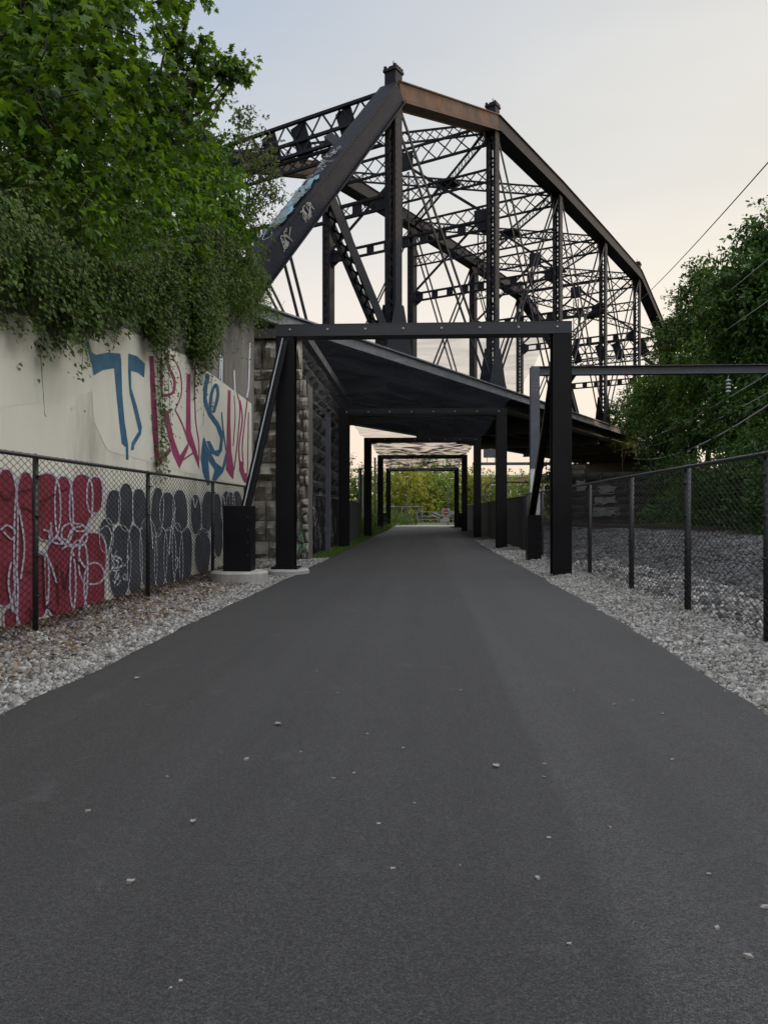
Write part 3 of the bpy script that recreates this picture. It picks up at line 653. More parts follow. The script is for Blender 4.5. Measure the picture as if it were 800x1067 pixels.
for i, (Y, H) in enumerate(PT):
    root = empty('portal_frame', (0, Y, 0)); tag(root, labels[i], 'portal frame', 'black portal frames along the path')
    for s_ in (-1, 1):
        x = HALF*s_; mb = MB(); hsec(mb, x, 0, .02 if not (i == 0 and s_ < 0) else .172, H-.24)
        col = mb.build('column', M['blackpaint'], root)
        mb = MB(); zb = .02 if not (i == 0 and s_ < 0) else .172
        mb.box((x-.26,-.26,zb-.045), (x+.26,.26,zb-.005)); mb.build('base_plate', M['blackpaint'], col)
    mb = MB(); mb.box((-HALF-.18,-.19,H-.02), (HALF+.18,.19,H)); mb.box((-HALF-.18,-.19,H-.235), (HALF+.18,.19,H-.215)); mb.box((-HALF-.18,-.185,H-.2145), (HALF+.18,-.17,H-.0205)); mb.box((-HALF-.18,.17,H-.2145), (HALF+.18,.185,H-.0205))
    mb.build('beam', M['beampaint'] if i == 0 else M['blackpaint'], root)
    for k_ in range(8):
        mb = MB(); mb.knob((-HALF+.1+k_*(2*HALF-.2)/7, -.186, H-.11), .030, (0,-1,0)); mb.build('bolt', M['bolt'], root)
    if i in (0, 4):
        spec = [(-1, -3.22, -1.75, .49), (1, 2.80, 4.4, .34)] if i == 0 else [(-1, -2.95, -.5, .4), (1, 2.95, -.5, .4)]
        for (s_, bx, by, bw_) in spec:
            zb = .218 if (i == 0 and s_ < 0) else .0
            mb = MB(); mb.box((bx-bw_/2, by-.20, zb), (bx+bw_/2, by+.20, 1.36 if i == 0 and s_ < 0 else 1.18)); 
            bxo = mb.build('anchor_box', M['blackpaint'], root)
            bv = bxo.modifiers.new('bevel', 'BEVEL'); bv.width = .012; bv.segments = 2
            for k_ in range(4):
                mb = MB(); mb.knob((bx+bw_/2-.05, by-.201, zb+.28+k_*.22), .010, (0,-1,0)); mb.build('bolt', M['grey'], bxo)
            if i == 0:
                mb = MB(); channel(mb, (bx+(.06 if s_ < 0 else -.05), by, 1.1), (HALF*s_, -.22 if s_ < 0 else .22, H-.30)); bro = mb.build('brace', M['blackpaint'], root)
                if s_ < 0:
                    mb = MB(); mb.beam((bx+.06-.02, by-.08, 1.1), (HALF*s_-.02, -.22-.08, H-.30), .022, .02, (0,1,0)); mb.build('edge_highlight', M['galv'], bro)  # pale strip painting the light catching the brace's edge
def footing(name, label, loc, r, h, sx=1):
    mb = MB(); n = 28
    ring = lambda rr_, z: [(math.cos(2*math.pi*k_/n)*rr_*sx, math.sin(2*math.pi*k_/n)*rr_, z) for k_ in range(n)]
    vs = ring(r, -.15)+ring(r, h-.03)+ring(r-.03, h); fs = [(q*n+k_, q*n+(k_+1) % n, (q+1)*n+(k_+1) % n, (q+1)*n+k_) for q in range(2) for k_ in range(n)]+[tuple(2*n+k_ for k_ in range(n))]
    mb.add(vs, fs); o = mb.build(name, M['concrete'], None); o.location = loc; tag(o, label, 'footing'); return o
footing('concrete_footing', 'round concrete footing under the tall black brace box', (-3.22, 13.4, 0), .50, .215)
footing('concrete_footing', 'low concrete pad under the front left portal column', (-2.70, 15.15, 0), .46, .125)

def net(i, m, label, sag):
    (Y0, H0), (Y1, H1) = PT[i], PT[i+1]; nx, ny = 24, 40; V = []
    rg = np.random.default_rng(40+i)
    for b in range(ny+1):
        for a in range(nx+1):
            fx = a/nx; fy = b/ny; s_ = 4*fy*(1-fy)
            V.append(((fx-.5)*2*(HALF-.12+.02*math.sin(fy*31)), Y0+.2+(Y1-Y0-.4)*fy, H0+(H1-H0)*fy-.16-sag*s_*(.75+.25*math.cos((fx-.5)*5))+.045*math.sin(fx*13+fy*9+i)*s_+.025*math.sin(fx*31-fy*17)*s_+rg.normal()*.004))
    F = [(b*(nx+1)+a, b*(nx+1)+a+1, (b+1)*(nx+1)+a+1, (b+1)*(nx+1)+a) for b in range(ny) for a in range(nx)]
    me = fast_mesh('debris_net', np.array(V), np.array(F)); me.shade_smooth(); o = link('debris_net', me, m); tag(o, label, 'net', 'debris nets slung between the portal frames'); return o
net(0, M['net'], 'black see-through debris net hung from the front portal beam', .30)
net(1, M['net'], 'dark debris net sagging beneath the bridge deck', .35)
net(2, M['net2'], 'streaky pale-looking net just beyond the bridge deck', .28)
net(3, M['net2'], 'streaky net over the far end of the path', .28)

# slender grey post under the bridge, left
mb = MB(); mb.box((-.07,-.07,-.1), (.07,.07,4.2)); mb.box((-.09,-.09,4.2), (.09,.09,4.23)); mb.box((-.13,-.13,0), (.13,.13,.02))
o = mb.build('steel_post', M['grey']); o.location = (-2.86, 23.2, 0); tag(o, 'slender grey steel post in front of the shaded abutment', 'post')

# ------------------------------------------------------------------ truss bridge
PL = 9.4; BW = 10.0; NP = 7
th = math.atan2(.873, .488)
bz = 7.0
br = empty('truss_bridge', (-5.71, 21.63, 0), th); tag(br, 'huge dark riveted steel truss railway bridge crossing diagonally over the path', 'bridge')
UZ = {1: 17.5, 2: 20.35, 3: 20.5, 4: 20.45, 5: 20.3, 6: 17.4}
def L(i, v=0): return Vector((PL*i, v, bz))
def U(i, v=0): return Vector((PL*i, v, UZ[i]))
def B(mb, name, m='bridge', parent=br): return mb.build(name, M[m], parent)
def rivets(mb, p0, p1, side, upv, w_, h_, step=.22, r=.022):
    """rivet rows on the outward side face of a box member"""
    d = (p1-p0); n = int(d.length/step); d.normalize()
    for k_ in range(n):
        for q in (-.40, -.30, .30, .40):
            mb.knob(p0+d*(k_+.5+(.25 if abs(q) < .35 else 0))*step+side*(w_/2+.002)+upv*h_*q, r, side, .8)
def box_member(mb, p0, p1, w_, h_, riv=False, lacing_under=False):
    mb.beam(p0, p1, w_, h_*.9)
    d = (p1-p0).normalized(); side = d.cross(Vector((0,0,1))).normalized(); up = side.cross(d).normalized()
    mb.beam(p0+up*h_*.47, p1+up*h_*.47, w_+.16, .05)                # cover plate
    for s_ in (-1, 1):
        mb.beam(p0-up*h_*.45+side*s_*(w_/2+.045), p1-up*h_*.45+side*s_*(w_/2+.045), .10, .05)
    if riv:
        for s_ in (-1, 1): rivets(mb, p0, p1, side*s_, up, w_, h_)
def laced(mb, p0, p1, depth, bar, ax, step=None, dbl=True, chord=.12, off=0):
    """two parallel bars 'depth' apart along ax joined by zigzag lattice"""
    p0 = Vector(p0); p1 = Vector(p1); ax = Vector(ax); d = p1-p0; Ln = d.length; d.normalize(); ax = (ax-d*ax.dot(d)).normalized(); nn = d.cross(ax)
    for s_ in (-1, 1): mb.beam(p0+ax*s_*depth/2, p1+ax*s_*depth/2, chord, chord*.8, ax)
    step = step or depth; n = max(2, round(Ln/step))
    for k_ in range(n):
        a, b = p0+d*Ln*k_/n, p0+d*Ln*(k_+1)/n; s_ = 1 if k_ % 2 == 0 else -1
        mb.beam(a+ax*s_*depth/2+nn*bar*.2, b-ax*s_*depth/2+nn*bar*.2, bar*.25, bar, ax)
        if dbl: mb.beam(a-ax*s_*depth/2-nn*bar*.2, b+ax*s_*depth/2-nn*bar*.2, bar*.25, bar, ax)
YV = Vector((0,1,0)); XU = Vector((1,0,0)); ZZ = Vector((0,0,1))
def post_member(mb, p0, p1, wu, wv, lace=.45, bar=.07):
    """built-up vertical: plates on the v faces, lattice on the u faces"""
    for s_ in (-1, 1):
        mb.beam(p0+YV*s_*(wv/2), p1+YV*s_*(wv/2), .03, wu, XU)
        for q in (-1, 1): mb.beam(p0+YV*s_*(wv/2-.05)+XU*q*wu/2, p1+YV*s_*(wv/2-.05)+XU*q*wu/2, .10, .025, XU)
    n = max(4, round((p1-p0).length/lace)); dz = (p1-p0)/n
    for q in (-1, 1):
        for k_ in range(n):
            a, b = p0+dz*k_+XU*q*wu*.48, p0+dz*(k_+1)+XU*q*wu*.48; s_ = 1 if k_ % 2 == 0 else -1
            mb.beam(a+YV*s_*wv*.42, b-YV*s_*wv*.42, bar, .015, XU)
for side_i, v in enumerate((0.0, BW)):
    near = v == 0
    # inclined end posts and the top chord panels
    pairs = [(L(0,v)-ZZ*.2, U(1,v)), (U(6,v), L(7,v)-ZZ*.2)]
    for p0, p1 in pairs:
        mb = MB(); box_member(mb, p0, p1, .66, .82, near); B(mb, 'end_post', 'endpost')
    for i in range(1, 6):
        mb = MB(); box_member(mb, U(i,v), U(i+1,v), .64, .80, near and i <= 3); B(mb, 'top_chord', 'rusty' if i == 1 else 'bridge')  # first panel's colour carries rust and warm sunlight
    for i in range(1, 7):
        mb = MB(); heavy = i in (1, 2, 5, 6)
        post_member(mb, L(i,v), U(i,v)-ZZ*.3, .50, .46 if heavy else .42)
        if near and i <= 3:
            rivets(mb, L(i,v), U(i,v)-ZZ*.4, -YV, XU, .50, .5, .3)
        B(mb, 'vertical')
        # gussets at the top joint and the flared foot at the deck
        mb = MB()
        for s_ in ((1,) if near else (-1,)):
            y_ = v+s_*.20; q_ = -1 if i == 6 else 1; a_ = 1.0 if i in (1, 6) else .45
            mb.poly([(PL*i-q_*.75,y_,UZ[i]-a_-.1),(PL*i-q_*.35,y_,UZ[i]-1.1),(PL*i+q_*.4,y_,UZ[i]-.95),(PL*i+q_*1.0,y_,UZ[i]-.55),(PL*i+q_*.9,y_,UZ[i]-.1),(PL*i,y_,UZ[i]-.1)], .03*s_, YV)
        B(mb, 'gusset')
        mb = MB()
        for s_ in (-1, 1):
            y_ = v+s_*.27
            mb.poly([(PL*i-1.1,y_,bz),(PL*i+1.1,y_,bz),(PL*i+1.0,y_,bz+.35),(PL*i+.30,y_,bz+2.3),(PL*i-.30,y_,bz+2.3),(PL*i-1.0,y_,bz+.35)], .025*s_, YV)
        B(mb, 'foot_gusset')
    # finials on the joints
    for i in (1, 2, 5, 6):
        c = U(i,v)+ZZ*.40; mb = MB(); mb.box((c.x-.25,c.y-.25,c.z-.1), (c.x+.25,c.y+.25,c.z+.40)); mb.box((c.x-.30,c.y-.30,c.z+.4001), (c.x+.30,c.y+.30,c.z+.50))
        for a in (-.24,-.08,.08,.24):
            for b_ in (-.22,.22):
                mb.box((c.x+a-.05,c.y+b_-.05,c.z+.5001), (c.x+a+.05,c.y+b_+.05,c.z+.62)); 
        mb.box((c.x-.14,c.y-.14,c.z+.5001), (c.x+.14,c.y+.14,c.z+.66)); mb.tube([(c.x,c.y,c.z+.65), (c.x,c.y,c.z+.9)], .02, 5)
        B(mb, 'finial')
    # pin-connected eyebar diagonals, in pairs
    def eyebars(p0, p1, name='eyebar_pair', wd=.15, gap=.17, t=.045):
        mb = MB()
        for s_ in (-1, 1): mb.beam(p0+YV*s_*gap, p1+YV*s_*gap, t, wd, XU)
        B(mb, name)
    for a, b in ((1,2), (2,3), (3,4)): eyebars(U(a,v)-ZZ*.3, L(b,v)+ZZ*.15)
    for a, b in ((6,5), (5,4), (4,3)): eyebars(U(a,v)-ZZ*.3, L(b,v)+ZZ*.15)
    for a, b in ((3,2), (4,5)): eyebars(U(a,v)-ZZ*.3, L(b,v)+ZZ*.15, 'counter_rod', .07, .10, .07)
    # heavy sub-struts from the middle of each end post to the first bottom joint
    for (m0, l1) in ((L(0,v).lerp(U(1,v), .5), L(1,v)+ZZ*.1), (L(7,v).lerp(U(6,v), .5), L(6,v)+ZZ*.1)):
        mb = MB(); post_d = (l1-m0)
        for s_ in (-1, 1): mb.beam(m0+YV*s_*.22, l1+YV*s_*.22, .03, .48, XU)
        laced(mb, m0, l1, .42, .08, YV, .5, True, .05); B(mb, 'sub_strut')
        f = .28; q = (L(0,v).lerp(U(1,v), f) if m0.x < 20 else L(7,v).lerp(U(6,v), f)); e_ = (L(0,v).lerp(L(1,v), .42) if m0.x < 20 else L(7,v).lerp(L(6,v), .42))
        eyebars(q, e_, 'hanger_pair', .1, .15, .05)
    # bottom chord: a deep riveted girder with a walkway lip
    mb = MB(); mb.box((0,v-.15,bz-.55), (PL*NP,v+.15,bz)); mb.box((0,v-.32,bz+.0005), (PL*NP,v+.32,bz+.05)); mb.box((0,v-.30,bz-.60), (PL*NP,v+.30,bz-.5505)); B(mb, 'bottom_chord', 'grey')
mb = MB(); mb.box((0,-1.15,bz-.28), (PL*NP,-1.10,bz+.02)); mb.box((0,-1.25,bz+.021), (PL*NP,-.36,bz+.07)); mb.box((0,-1.22,bz-.33), (PL*NP,-1.05,bz-.281)); B(mb, 'walkway_edge', 'palesteel')
for k_ in range(NP*2+1):
    mb = MB(); mb.beam((PL*k_/2,-1.1,bz-.1), (PL*k_/2,-.33,bz-.45), .06, .1); B(mb, 'walkway_bracket', 'deck')
# floor: cross girders, stringers and a closed deck
for i in range(0, 8):
    mb = MB(); mb.box((PL*i-.2,.33,bz-.95), (PL*i+.2,BW-.33,bz-.90)); mb.box((PL*i-.03,.33,bz-.8995), (PL*i+.03,BW-.33,bz+.05)); mb.box((PL*i-.2,.33,bz+.0505), (PL*i+.2,BW-.33,bz+.10)); B(mb, 'cross_girder', 'deck')
for y in (1.3, 2.9, 4.2, 5.8, 7.1, 8.7):
    mb = MB(); mb.box((-.5,y-.15,bz-.30), (PL*NP+.5,y+.15,bz-.26)); mb.box((-.5,y-.03,bz-.2595), (PL*NP+.5,y+.03,bz+.1)); B(mb, 'stringer', 'deck')
mb = MB(); mb.box((-.5,.34,bz+.1005), (PL*NP+.5,BW-.34,bz+.32)); B(mb, 'deck_floor', 'deck')
for y in (1.9, 3.3, 6.7, 8.1):
    mb = MB(); mb.box((-.5,y-.035,bz+.3205), (PL*NP+.5,y+.035,bz+.48)); B(mb, 'rail', 'rail')
# top struts, sway frames and lateral lattice between the two trusses
def XP(i, v, z): return Vector((PL*i, v, z))
for i in range(1, 7):
    zt = UZ[i]; zb = 15.5 if i in (2, 3, 4, 5) else 13.4
    if i in (2, 3, 4, 5):
        mb = MB(); laced(mb, XP(i,.3,zt-.45), XP(i,BW-.3,zt-.45), .95, .07, ZZ, .95, True, .13); B(mb, 'top_strut')
        mb = MB(); laced(mb, XP(i,.25,17.9), XP(i,BW-.25,17.9), .62, .06, ZZ, .62, True, .11); B(mb, 'sway_strut')
        x = PL*i; mb = MB(); mb.box((x-.05,BW/2-.45,zt-1.1), (x+.05,BW/2+.45,zt-.15)); B(mb, 'centre_plate')
        mb = MB(); laced(mb, (x,BW/2,zb+.2), (x,BW/2,zt-1.2), .40, .05, YV, .40, False, .07); B(mb, 'centre_post')
        for s_ in (-1, 1):
            mb = MB(); mb.beam(XP(i,BW/2-s_*(BW/2-.35),zb+.5), XP(i,BW/2-s_*.4,zt-1.1), .08, .14); B(mb, 'sway_diagonal')
    mb = MB()
    for dz_ in (-.24, .24): mb.beam(XP(i,.25,zb+dz_), XP(i,BW-.25,zb+dz_), .14, .11)
    for k_ in range(9): mb.beam(XP(i,.6+k_*(BW-1.2)/8-.22,zb), XP(i,.6+k_*(BW-1.2)/8+.22,zb), .05, .40)
    for e0, dr in ((.26,1), (BW-.26,-1)):
        mb.poly([XP(i,e0,zb+.5), XP(i,e0+dr*.45,zb+.3), XP(i,e0+dr*.45,zb-.3), XP(i,e0,zb-.6)], .04, XU)
    B(mb, 'brace_strut')
for i in range(1, 6):
    for s_ in (0, 1):
        a = Vector((PL*i, BW*s_, UZ[i]-.15)); b_ = Vector((PL*(i+1), BW*(1-s_), UZ[i+1]-.15)); q = (b_-a).normalized()
        mb = MB(); laced(mb, a+q*.5, b_-q*.5, .50, .05, ZZ if s_ else ZZ, .5, True, .10)
        B(mb, 'lateral')
    c = (U(i,0)+U(i+1,BW))/2-ZZ*.15; mb = MB(); mb.box((c.x-.6,c.y-.6,c.z-.06), (c.x+.6,c.y+.6,c.z+.06)); B(mb, 'lateral_plate')
# portal bracing in the plane of the end posts
for (l0, u1) in ((L(0), U(1)), (L(7), U(6))):
    d = (u1-l0); f = lambda k_, v: l0+d*k_+YV*v; axd = d.normalized()
    zc_ = u1.z-.75; xq = u1.x+(-.45 if l0.x < u1.x else .45)
    mb = MB(); laced(mb, (xq,.3,zc_), (xq,BW-.3,zc_), 1.35, .08, ZZ, .9, True, .15); mb.beam((xq,.3,zc_-.15), (xq,BW-.3,zc_-.15), .12, .12); B(mb, 'portal_strut')
    for v0 in (1.9, 4.2, 5.8, 8.2):
        mb = MB(); mb.beam((xq+.09,v0-.25,zc_-.95), (xq+.09,v0+.25,zc_+.60), .03, .75, XU.cross(ZZ)); B(mb, 'portal_plate')
    mb = MB(); laced(mb, (xq+.1,.3,zc_-1.05), (xq+.1,BW-.3,zc_-1.05), .45, .07, ZZ, .6, True, .13); B(mb, 'portal_strut')
    for s_ in (-1, 1):
        mb = MB(); mb.beam(f(.70,BW/2-s_*(BW/2-.35)), f(.835,BW/2-s_*(BW/2-2.0)), .12, .35, axd); B(mb, 'knee_brace')
# tags sprayed on the near end post
d = (U(1)-L(0)).normalized(); upn = Vector((-d.z, 0, d.x)); rr = random.Random(12)
def ep_top(a, b): return L(0)+d*a+YV*b+upn*(.42+LC[0]*.0003)
def ep_side(a, b): return L(0)+d*a+upn*b-YV*(.345+LC[0]*.0003)
mb = MB()
for k_ in range(40):
    a = rr.uniform(3.2, 9.0); b_ = rr.uniform(-.28,.28); q = [(a+rr.uniform(-.28,.28), max(-.36, min(.36, b_+rr.uniform(-.22,.22)))) for _ in range(4)]
    ribbon(mb, q, .035, lambda x, y: ep_top(x, y), True)
B(mb, 'graffiti', 'dullwhite')
mb = MB()
for k_ in range(22):
    a = rr.uniform(3.2, 6.6); b_ = rr.uniform(-.2,.2); q = [(a+rr.uniform(-.4,.4), max(-.3, min(.3, b_+rr.uniform(-.2,.2)))) for _ in range(4)]
    ribbon(mb, q, .14, lambda x, y: ep_top(x, y)-upn*.019, True)
B(mb, 'graffiti', 'teal')
mb = MB()
for (a0_, a1_, n_) in ((3.4, 4.0, 7), (5.0, 5.7, 8)):
    for k_ in range(n_):
        a = rr.uniform(a0_, a1_); q = [(a+rr.uniform(-.2,.2), rr.uniform(-.25,.2)) for _ in range(4)]; ribbon(mb, q, .035, lambda x, y: ep_side(x, y), True)
B(mb, 'graffiti', 'dullwhite')
# far abutment of the bridge
mb = MB(); mb.box((63.5,-1.6,-1), (70,BW+1.6,6.35)); o = mb.build('bridge_abutment', M['darkstone']); o.location = br.location; o.rotation_euler = br.rotation_euler; tag(o, 'dark stone abutment at the far end of the truss bridge', 'abutment')

# ------------------------------------------------------------------ right side: height gantry, track, wall, poles and wires
gx, gy = 4.05, 28.0
g = empty('height_gantry', (gx, gy, 0)); tag(g, 'blue-grey steel height-limit beam on posts across the railway', 'gantry')
ez = (at(700, 384, 28)).z
for x in (0, 15.0):
    mb = MB(); mb.box((x-.16,-.16,2.0), (x+.16,-.14,ez)); mb.box((x-.16,.14,2.0), (x+.16,.16,ez)); mb.box((x-.012,-.1395,2.0), (x+.012,.1395,ez)); pst = mb.build('post', M['grey'], g)
    mb = MB(); mb.box((x-.17,-.17,-.3), (x+.17,.17,2.8)); mb.build('post_sleeve', M['white'], pst)
mb = MB(); mb.box((.165,-.16,ez-.02), (14.83,.16,ez)); mb.box((.165,-.16,ez-.31), (14.83,.16,ez-.29)); mb.box((.165,-.012,ez-.2895), (14.83,.012,ez-.0205)); mb.build('beam', M['grey'], g)
mb = MB()
for z in range(3):
    for x in (-.05, .05): mb.knob((x, -.161, ez-.6-z*.12), .02, (0,-1,0))
mb.build('bolt', M['bolt'], g)
# insulator string hanging from the beam
p = at(752, 393, 28); mb = MB(); mb.tube([(0,0,0), (0,0,-.75)], .012, 5)
for k_ in range(4): mb.tube([(0,0,-.2-.13*k_), (0,0,-.26-.13*k_)], .06, 10, .11)
o = mb.build('insulator', M['ceramic'], None, True); o.location = (p.x, gy, ez-.31); tag(o, 'small white insulator string hanging under the height-limit beam', 'insulator')
# curved track
tr = empty('railway_track', (0,0,0)); tag(tr, 'rusty railway track curving past the ballast behind the right fence', 'track')
cp = [Vector(q) for q in ((26,14,0),(19,21,0),(13.0,28,0),(9.4,32.5,0),(7.3,38,0),(6.4,48,0),(6.2,62,0),(6.2,90,0))]
ctr = []
for i in range(len(cp)-1):
    p0, p1, p2, p3 = cp[max(i-1,0)], cp[i], cp[i+1], cp[min(i+2,len(cp)-1)]
    for q in range(12):
        t = q/12; ctr.append(.5*((2*p1)+(p2-p0)*t+(2*p0-5*p1+4*p2-p3)*t*t+(3*p1-p0-3*p2+p3)*t**3))
for s_ in (-.72, .72):
    mb = MB(); pts = []
    for i, p in enumerate(ctr):
        dd = (ctr[min(i+1,len(ctr)-1)]-ctr[max(i-1,0)]).normalized(); pts.append(p+Vector((-dd.y, dd.x, 0))*s_+ZZ*.68)
    for a, b_ in zip(pts[:-1], pts[1:]):
        mb.beam(a, b_, .07, .05); mb.beam(a-ZZ*.07, b_-ZZ*.07, .02, .09); mb.beam(a-ZZ*.13, b_-ZZ*.13, .14, .025)
    mb.build('rail', M['rail'], tr)
acc = 0; nt_ = 0
for a, b_ in zip(ctr[:-1], ctr[1:]):
    Ls = (b_-a).length; dd = (b_-a).normalized(); nn = Vector((-dd.y, dd.x, 0))
    while acc < Ls and nt_ < 95:
        c = a+dd*acc; mb = MB(); mb.beam(c-nn*1.25+ZZ*.45, c+nn*1.25+ZZ*.45, .22, .17); mb.build('tie', M['tie'], tr); acc += .75; nt_ += 1
    acc -= Ls
# dark block retaining wall behind the track with pale tags
rw = empty('block_wall', (7.6, 43.5, 0)); rw.rotation_euler = (0, 0, math.atan2(-4.5, 10)); tag(rw, 'dark block retaining wall with pale graffiti patches behind the railway', 'wall')
mb = MB(); mb.box((0,.02,-.3), (13,.6,3.4)); mb.build('core', M['mortar'], rw)
rw_l = rw.location.copy(); 
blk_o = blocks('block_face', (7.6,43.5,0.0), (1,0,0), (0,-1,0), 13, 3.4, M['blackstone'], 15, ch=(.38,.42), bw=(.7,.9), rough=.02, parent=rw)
mb = MB(); rr = random.Random(31)
for (x0, x1, z0, z1) in ((1.9,3.3,1.0,1.5), (2.0,3.4,1.65,2.1), (2.2,3.2,2.25,2.7), (1.0,1.6,2.4,3.0), (5.6,6.1,1.4,3.4)):
    q = [(x0,z0),(x0+(x1-x0)*.5,z0-.05),(x1,z0+.04),(x1+.05,z1),(x0+(x1-x0)*.4,z1+.08),(x0-.04,z1-.03)]
    for k_ in range(12):
        s0 = [(x0+(x1-x0)*rr.random(), z0+(z1-z0)*rr.random()) for _ in range(4)]; ribbon(mb, s0, .055, lambda a, b: Vector((a,-.135-LC[0]*.0003,b)), True)
mb.build('graffiti', M['dullwhite'], rw)
# sunlit graffitied pier stub beyond
o = MB(); o.box((-.5,-.5,-.3), (.5,.5,4.6)); o.box((-.62,-.62,4.6005), (.62,.62,4.9)); o = o.build('concrete_pier', M['concrete']); o.location = at(600, 534, 60); o.location.z = 0; tag(o, 'pale concrete pier stub seen beneath the bridge deck', 'pier')

def wire(label, p0, p1, sag, r=.012, group=None, m='wire'):
    p0 = Vector(p0); p1 = Vector(p1); n = 22
    pts = [p0.lerp(p1, k_/n)-ZZ*sag*4*(k_/n)*(1-k_/n) for k_ in range(n+1)]
    mb = MB(); mb.tube(pts, r, 5); o = mb.build('overhead_cable', M[m]); tag(o, label, 'cable', group); return o
wire('dark cable slanting from the upper right sky down to the bridge chord', at(905, 48, 17), at(664, 316, 61), .25, .022)
wire('upper cable crossing the leafy hillside above the height-limit beam', at(830, 245, 24), at(668, 372, 58), .2, .017, m='paleWire')
wire('lower cable crossing the leafy hillside above the height-limit beam', at(830, 292, 24), at(672, 392, 58), .3, .017, m='paleWire')
wire('cable running just under the height-limit beam to the dark bridge end', at(830, 372, 24), at(640, 471, 59), .35, .02, m='paleWire')
wire('middle cable below the height-limit beam', at(830, 393, 24), at(648, 472, 57), .45, .02, m='paleWire')
wire('thick sagging cable lowest over the right fence', at(830, 402, 22), at(660, 478, 52), .75, .03, m='paleWire')
# signal bracket pole among the trees
pl = empty('bracket_pole', at(694, 534, 47)); pl.location.z = .3; tag(pl, 'grey pole with a bracket arm against the dark hillside trees', 'pole')
hz = at(694, 438, 47).z-.3
mb = MB(); mb.tube([(0,0,-.5), (0,0,hz)], .11, 8, .08); mb.build('pole', M['grey'], pl, True)
mb = MB(); mb.tube([(0,-.1,hz-1.55), (-1.7,-.1,hz-1.45)], .035, 6); mb.tube([(0,-.1,hz-.3), (-1.7,-.1,hz-1.45)], .025, 6); mb.build('bracket_arm', M['galv'], pl, True)

# ------------------------------------------------------------------ things beyond the path
# field gate, signs, fences
Yg = 71.0
def wx(px, t): return at(px, HOR, t).x
gt = empty('field_gate', (wx(455,Yg), Yg, 0)); tag(gt, 'pale metal gate with leaning white notices closing the far end', 'gate')
x0, x1 = wx(434,Yg)-gt.location.x, wx(476,Yg)-gt.location.x
mb = MB()
for z in (.25,.55,.85,1.25): mb.tube([(x0,0,z), (x1,0,z)], .025, 6)
for x in (x0, (x0+x1)/2, x1): mb.tube([(x,0,.25), (x,0,1.25)], .025, 6)
mb.tube([(x0,0,.25), ((x0+x1)/2,0,1.25)], .02, 6); mb.build('gate_frame', M['galv'], gt, True)
for x in (x0-.08, x1+.08):
    mb = MB(); mb.tube([(x,0,-.3), (x,0,1.45)], .06, 8); mb.build('post', M['fenceblack'] if x < 0 else M['galv'], gt, True)
mb = MB(); mb.add([(-.5,-.05,.95),(.25,-.05,.62),(.42,-.05,1.0),(-.3,-.05,1.3),(-.5,-.03,.95),(.25,-.03,.62),(.42,-.03,1.0),(-.3,-.03,1.3)], [(0,1,2,3),(7,6,5,4),(0,4,5,1),(1,5,6,2),(2,6,7,3),(3,7,4,0)]); nb = mb.build('notice', M['signgrey'], gt)
mb = MB(); mb.beam((-.42,-.056,1.13), (.3,-.056,.78), .004, .08); mb.build('stripe', M['fenceblack'], nb)
mb = MB(); mb.box((.3,-.05,.25), (.85,-.03,.62)); mb.build('notice', M['signgrey'], gt)
ds = empty('do_not_enter_sign', (wx(464.5,Yg-1), Yg-1, 0)); tag(ds, 'white square sign with red disc and white bar on a post', 'sign')
mb = MB(); mb.tube([(0,.04,-.3), (0,.04,1.55)], .03, 6); mb.build('post', M['galv'], ds)
mb = MB(); mb.box((-.36,-.01,.85), (.36,.01,1.57)); mb.build('plate', M['signgrey'], ds)
mb = MB(); mb.add([(math.cos(a)*.27, -.014, 1.21+math.sin(a)*.27) for a in [k_*math.pi/14 for k_ in range(28)]], [tuple(range(28))]); mb.build('disc', M['signred'], ds)
mb = MB(); mb.box((-.22,-.019,1.16), (.22,-.017,1.26)); mb.build('bar', M['signgrey'], ds)
mb = MB(); mb.box((-.3,-.01,.35), (.3,.01,.78)); mb.build('notice', M['signgrey'], ds)
ss = empty('small_sign', (wx(471.5,Yg-.6), Yg-.6, 0)); tag(ss, 'small white sign on a thin post beside the red disc sign', 'sign')
mb = MB(); mb.tube([(0,.04,-.3), (0,.04,1.4)], .025, 6); mb.build('post', M['galv'], ss)
mb = MB(); mb.box((-.22,-.01,1.0), (.22,.01,1.35)); mb.build('plate', M['signgrey'], ss)
xl = wx(398,Yg+1.5); root = empty('chain_link_fence', (xl,Yg+1.5,0)); tag(root, 'distant grey chain-link fence behind the weeds at the path end', 'fence')
V, F = chain_link(0, 0, 4.0, .05, 1.75, p=.12, r=.006); link('mesh_fabric', fast_mesh('mesh_fabric', V[:,[1,0,2]], F), M['galv'], root)
for k_ in range(3):
    mb = MB(); mb.tube([(k_*1.9,0,-.2), (k_*1.9,0,1.8)], .03, 6); mb.build('post', M['galv'], root)
mb = MB(); mb.tube([(0,0,1.77), (4,0,1.77)], .02, 6); mb.build('top_rail', M['galv'], root)
for px, top, lab in ((424.3, 511, 'thin dark pole standing left of the far gate'), (466.5, 508, 'thin dark pole rising behind the red disc sign')):
    mb = MB(); t = Yg+2; mb.tube([(0,0,-.3), (0,0,at(px,top,t).z)], .055, 8, .045); mb.box((-.09,-.09,0), (.09,.09,.05)); o = mb.build('pole', M['grey'], None); o.location = (wx(px,t), t, 0); tag(o, lab, 'pole')
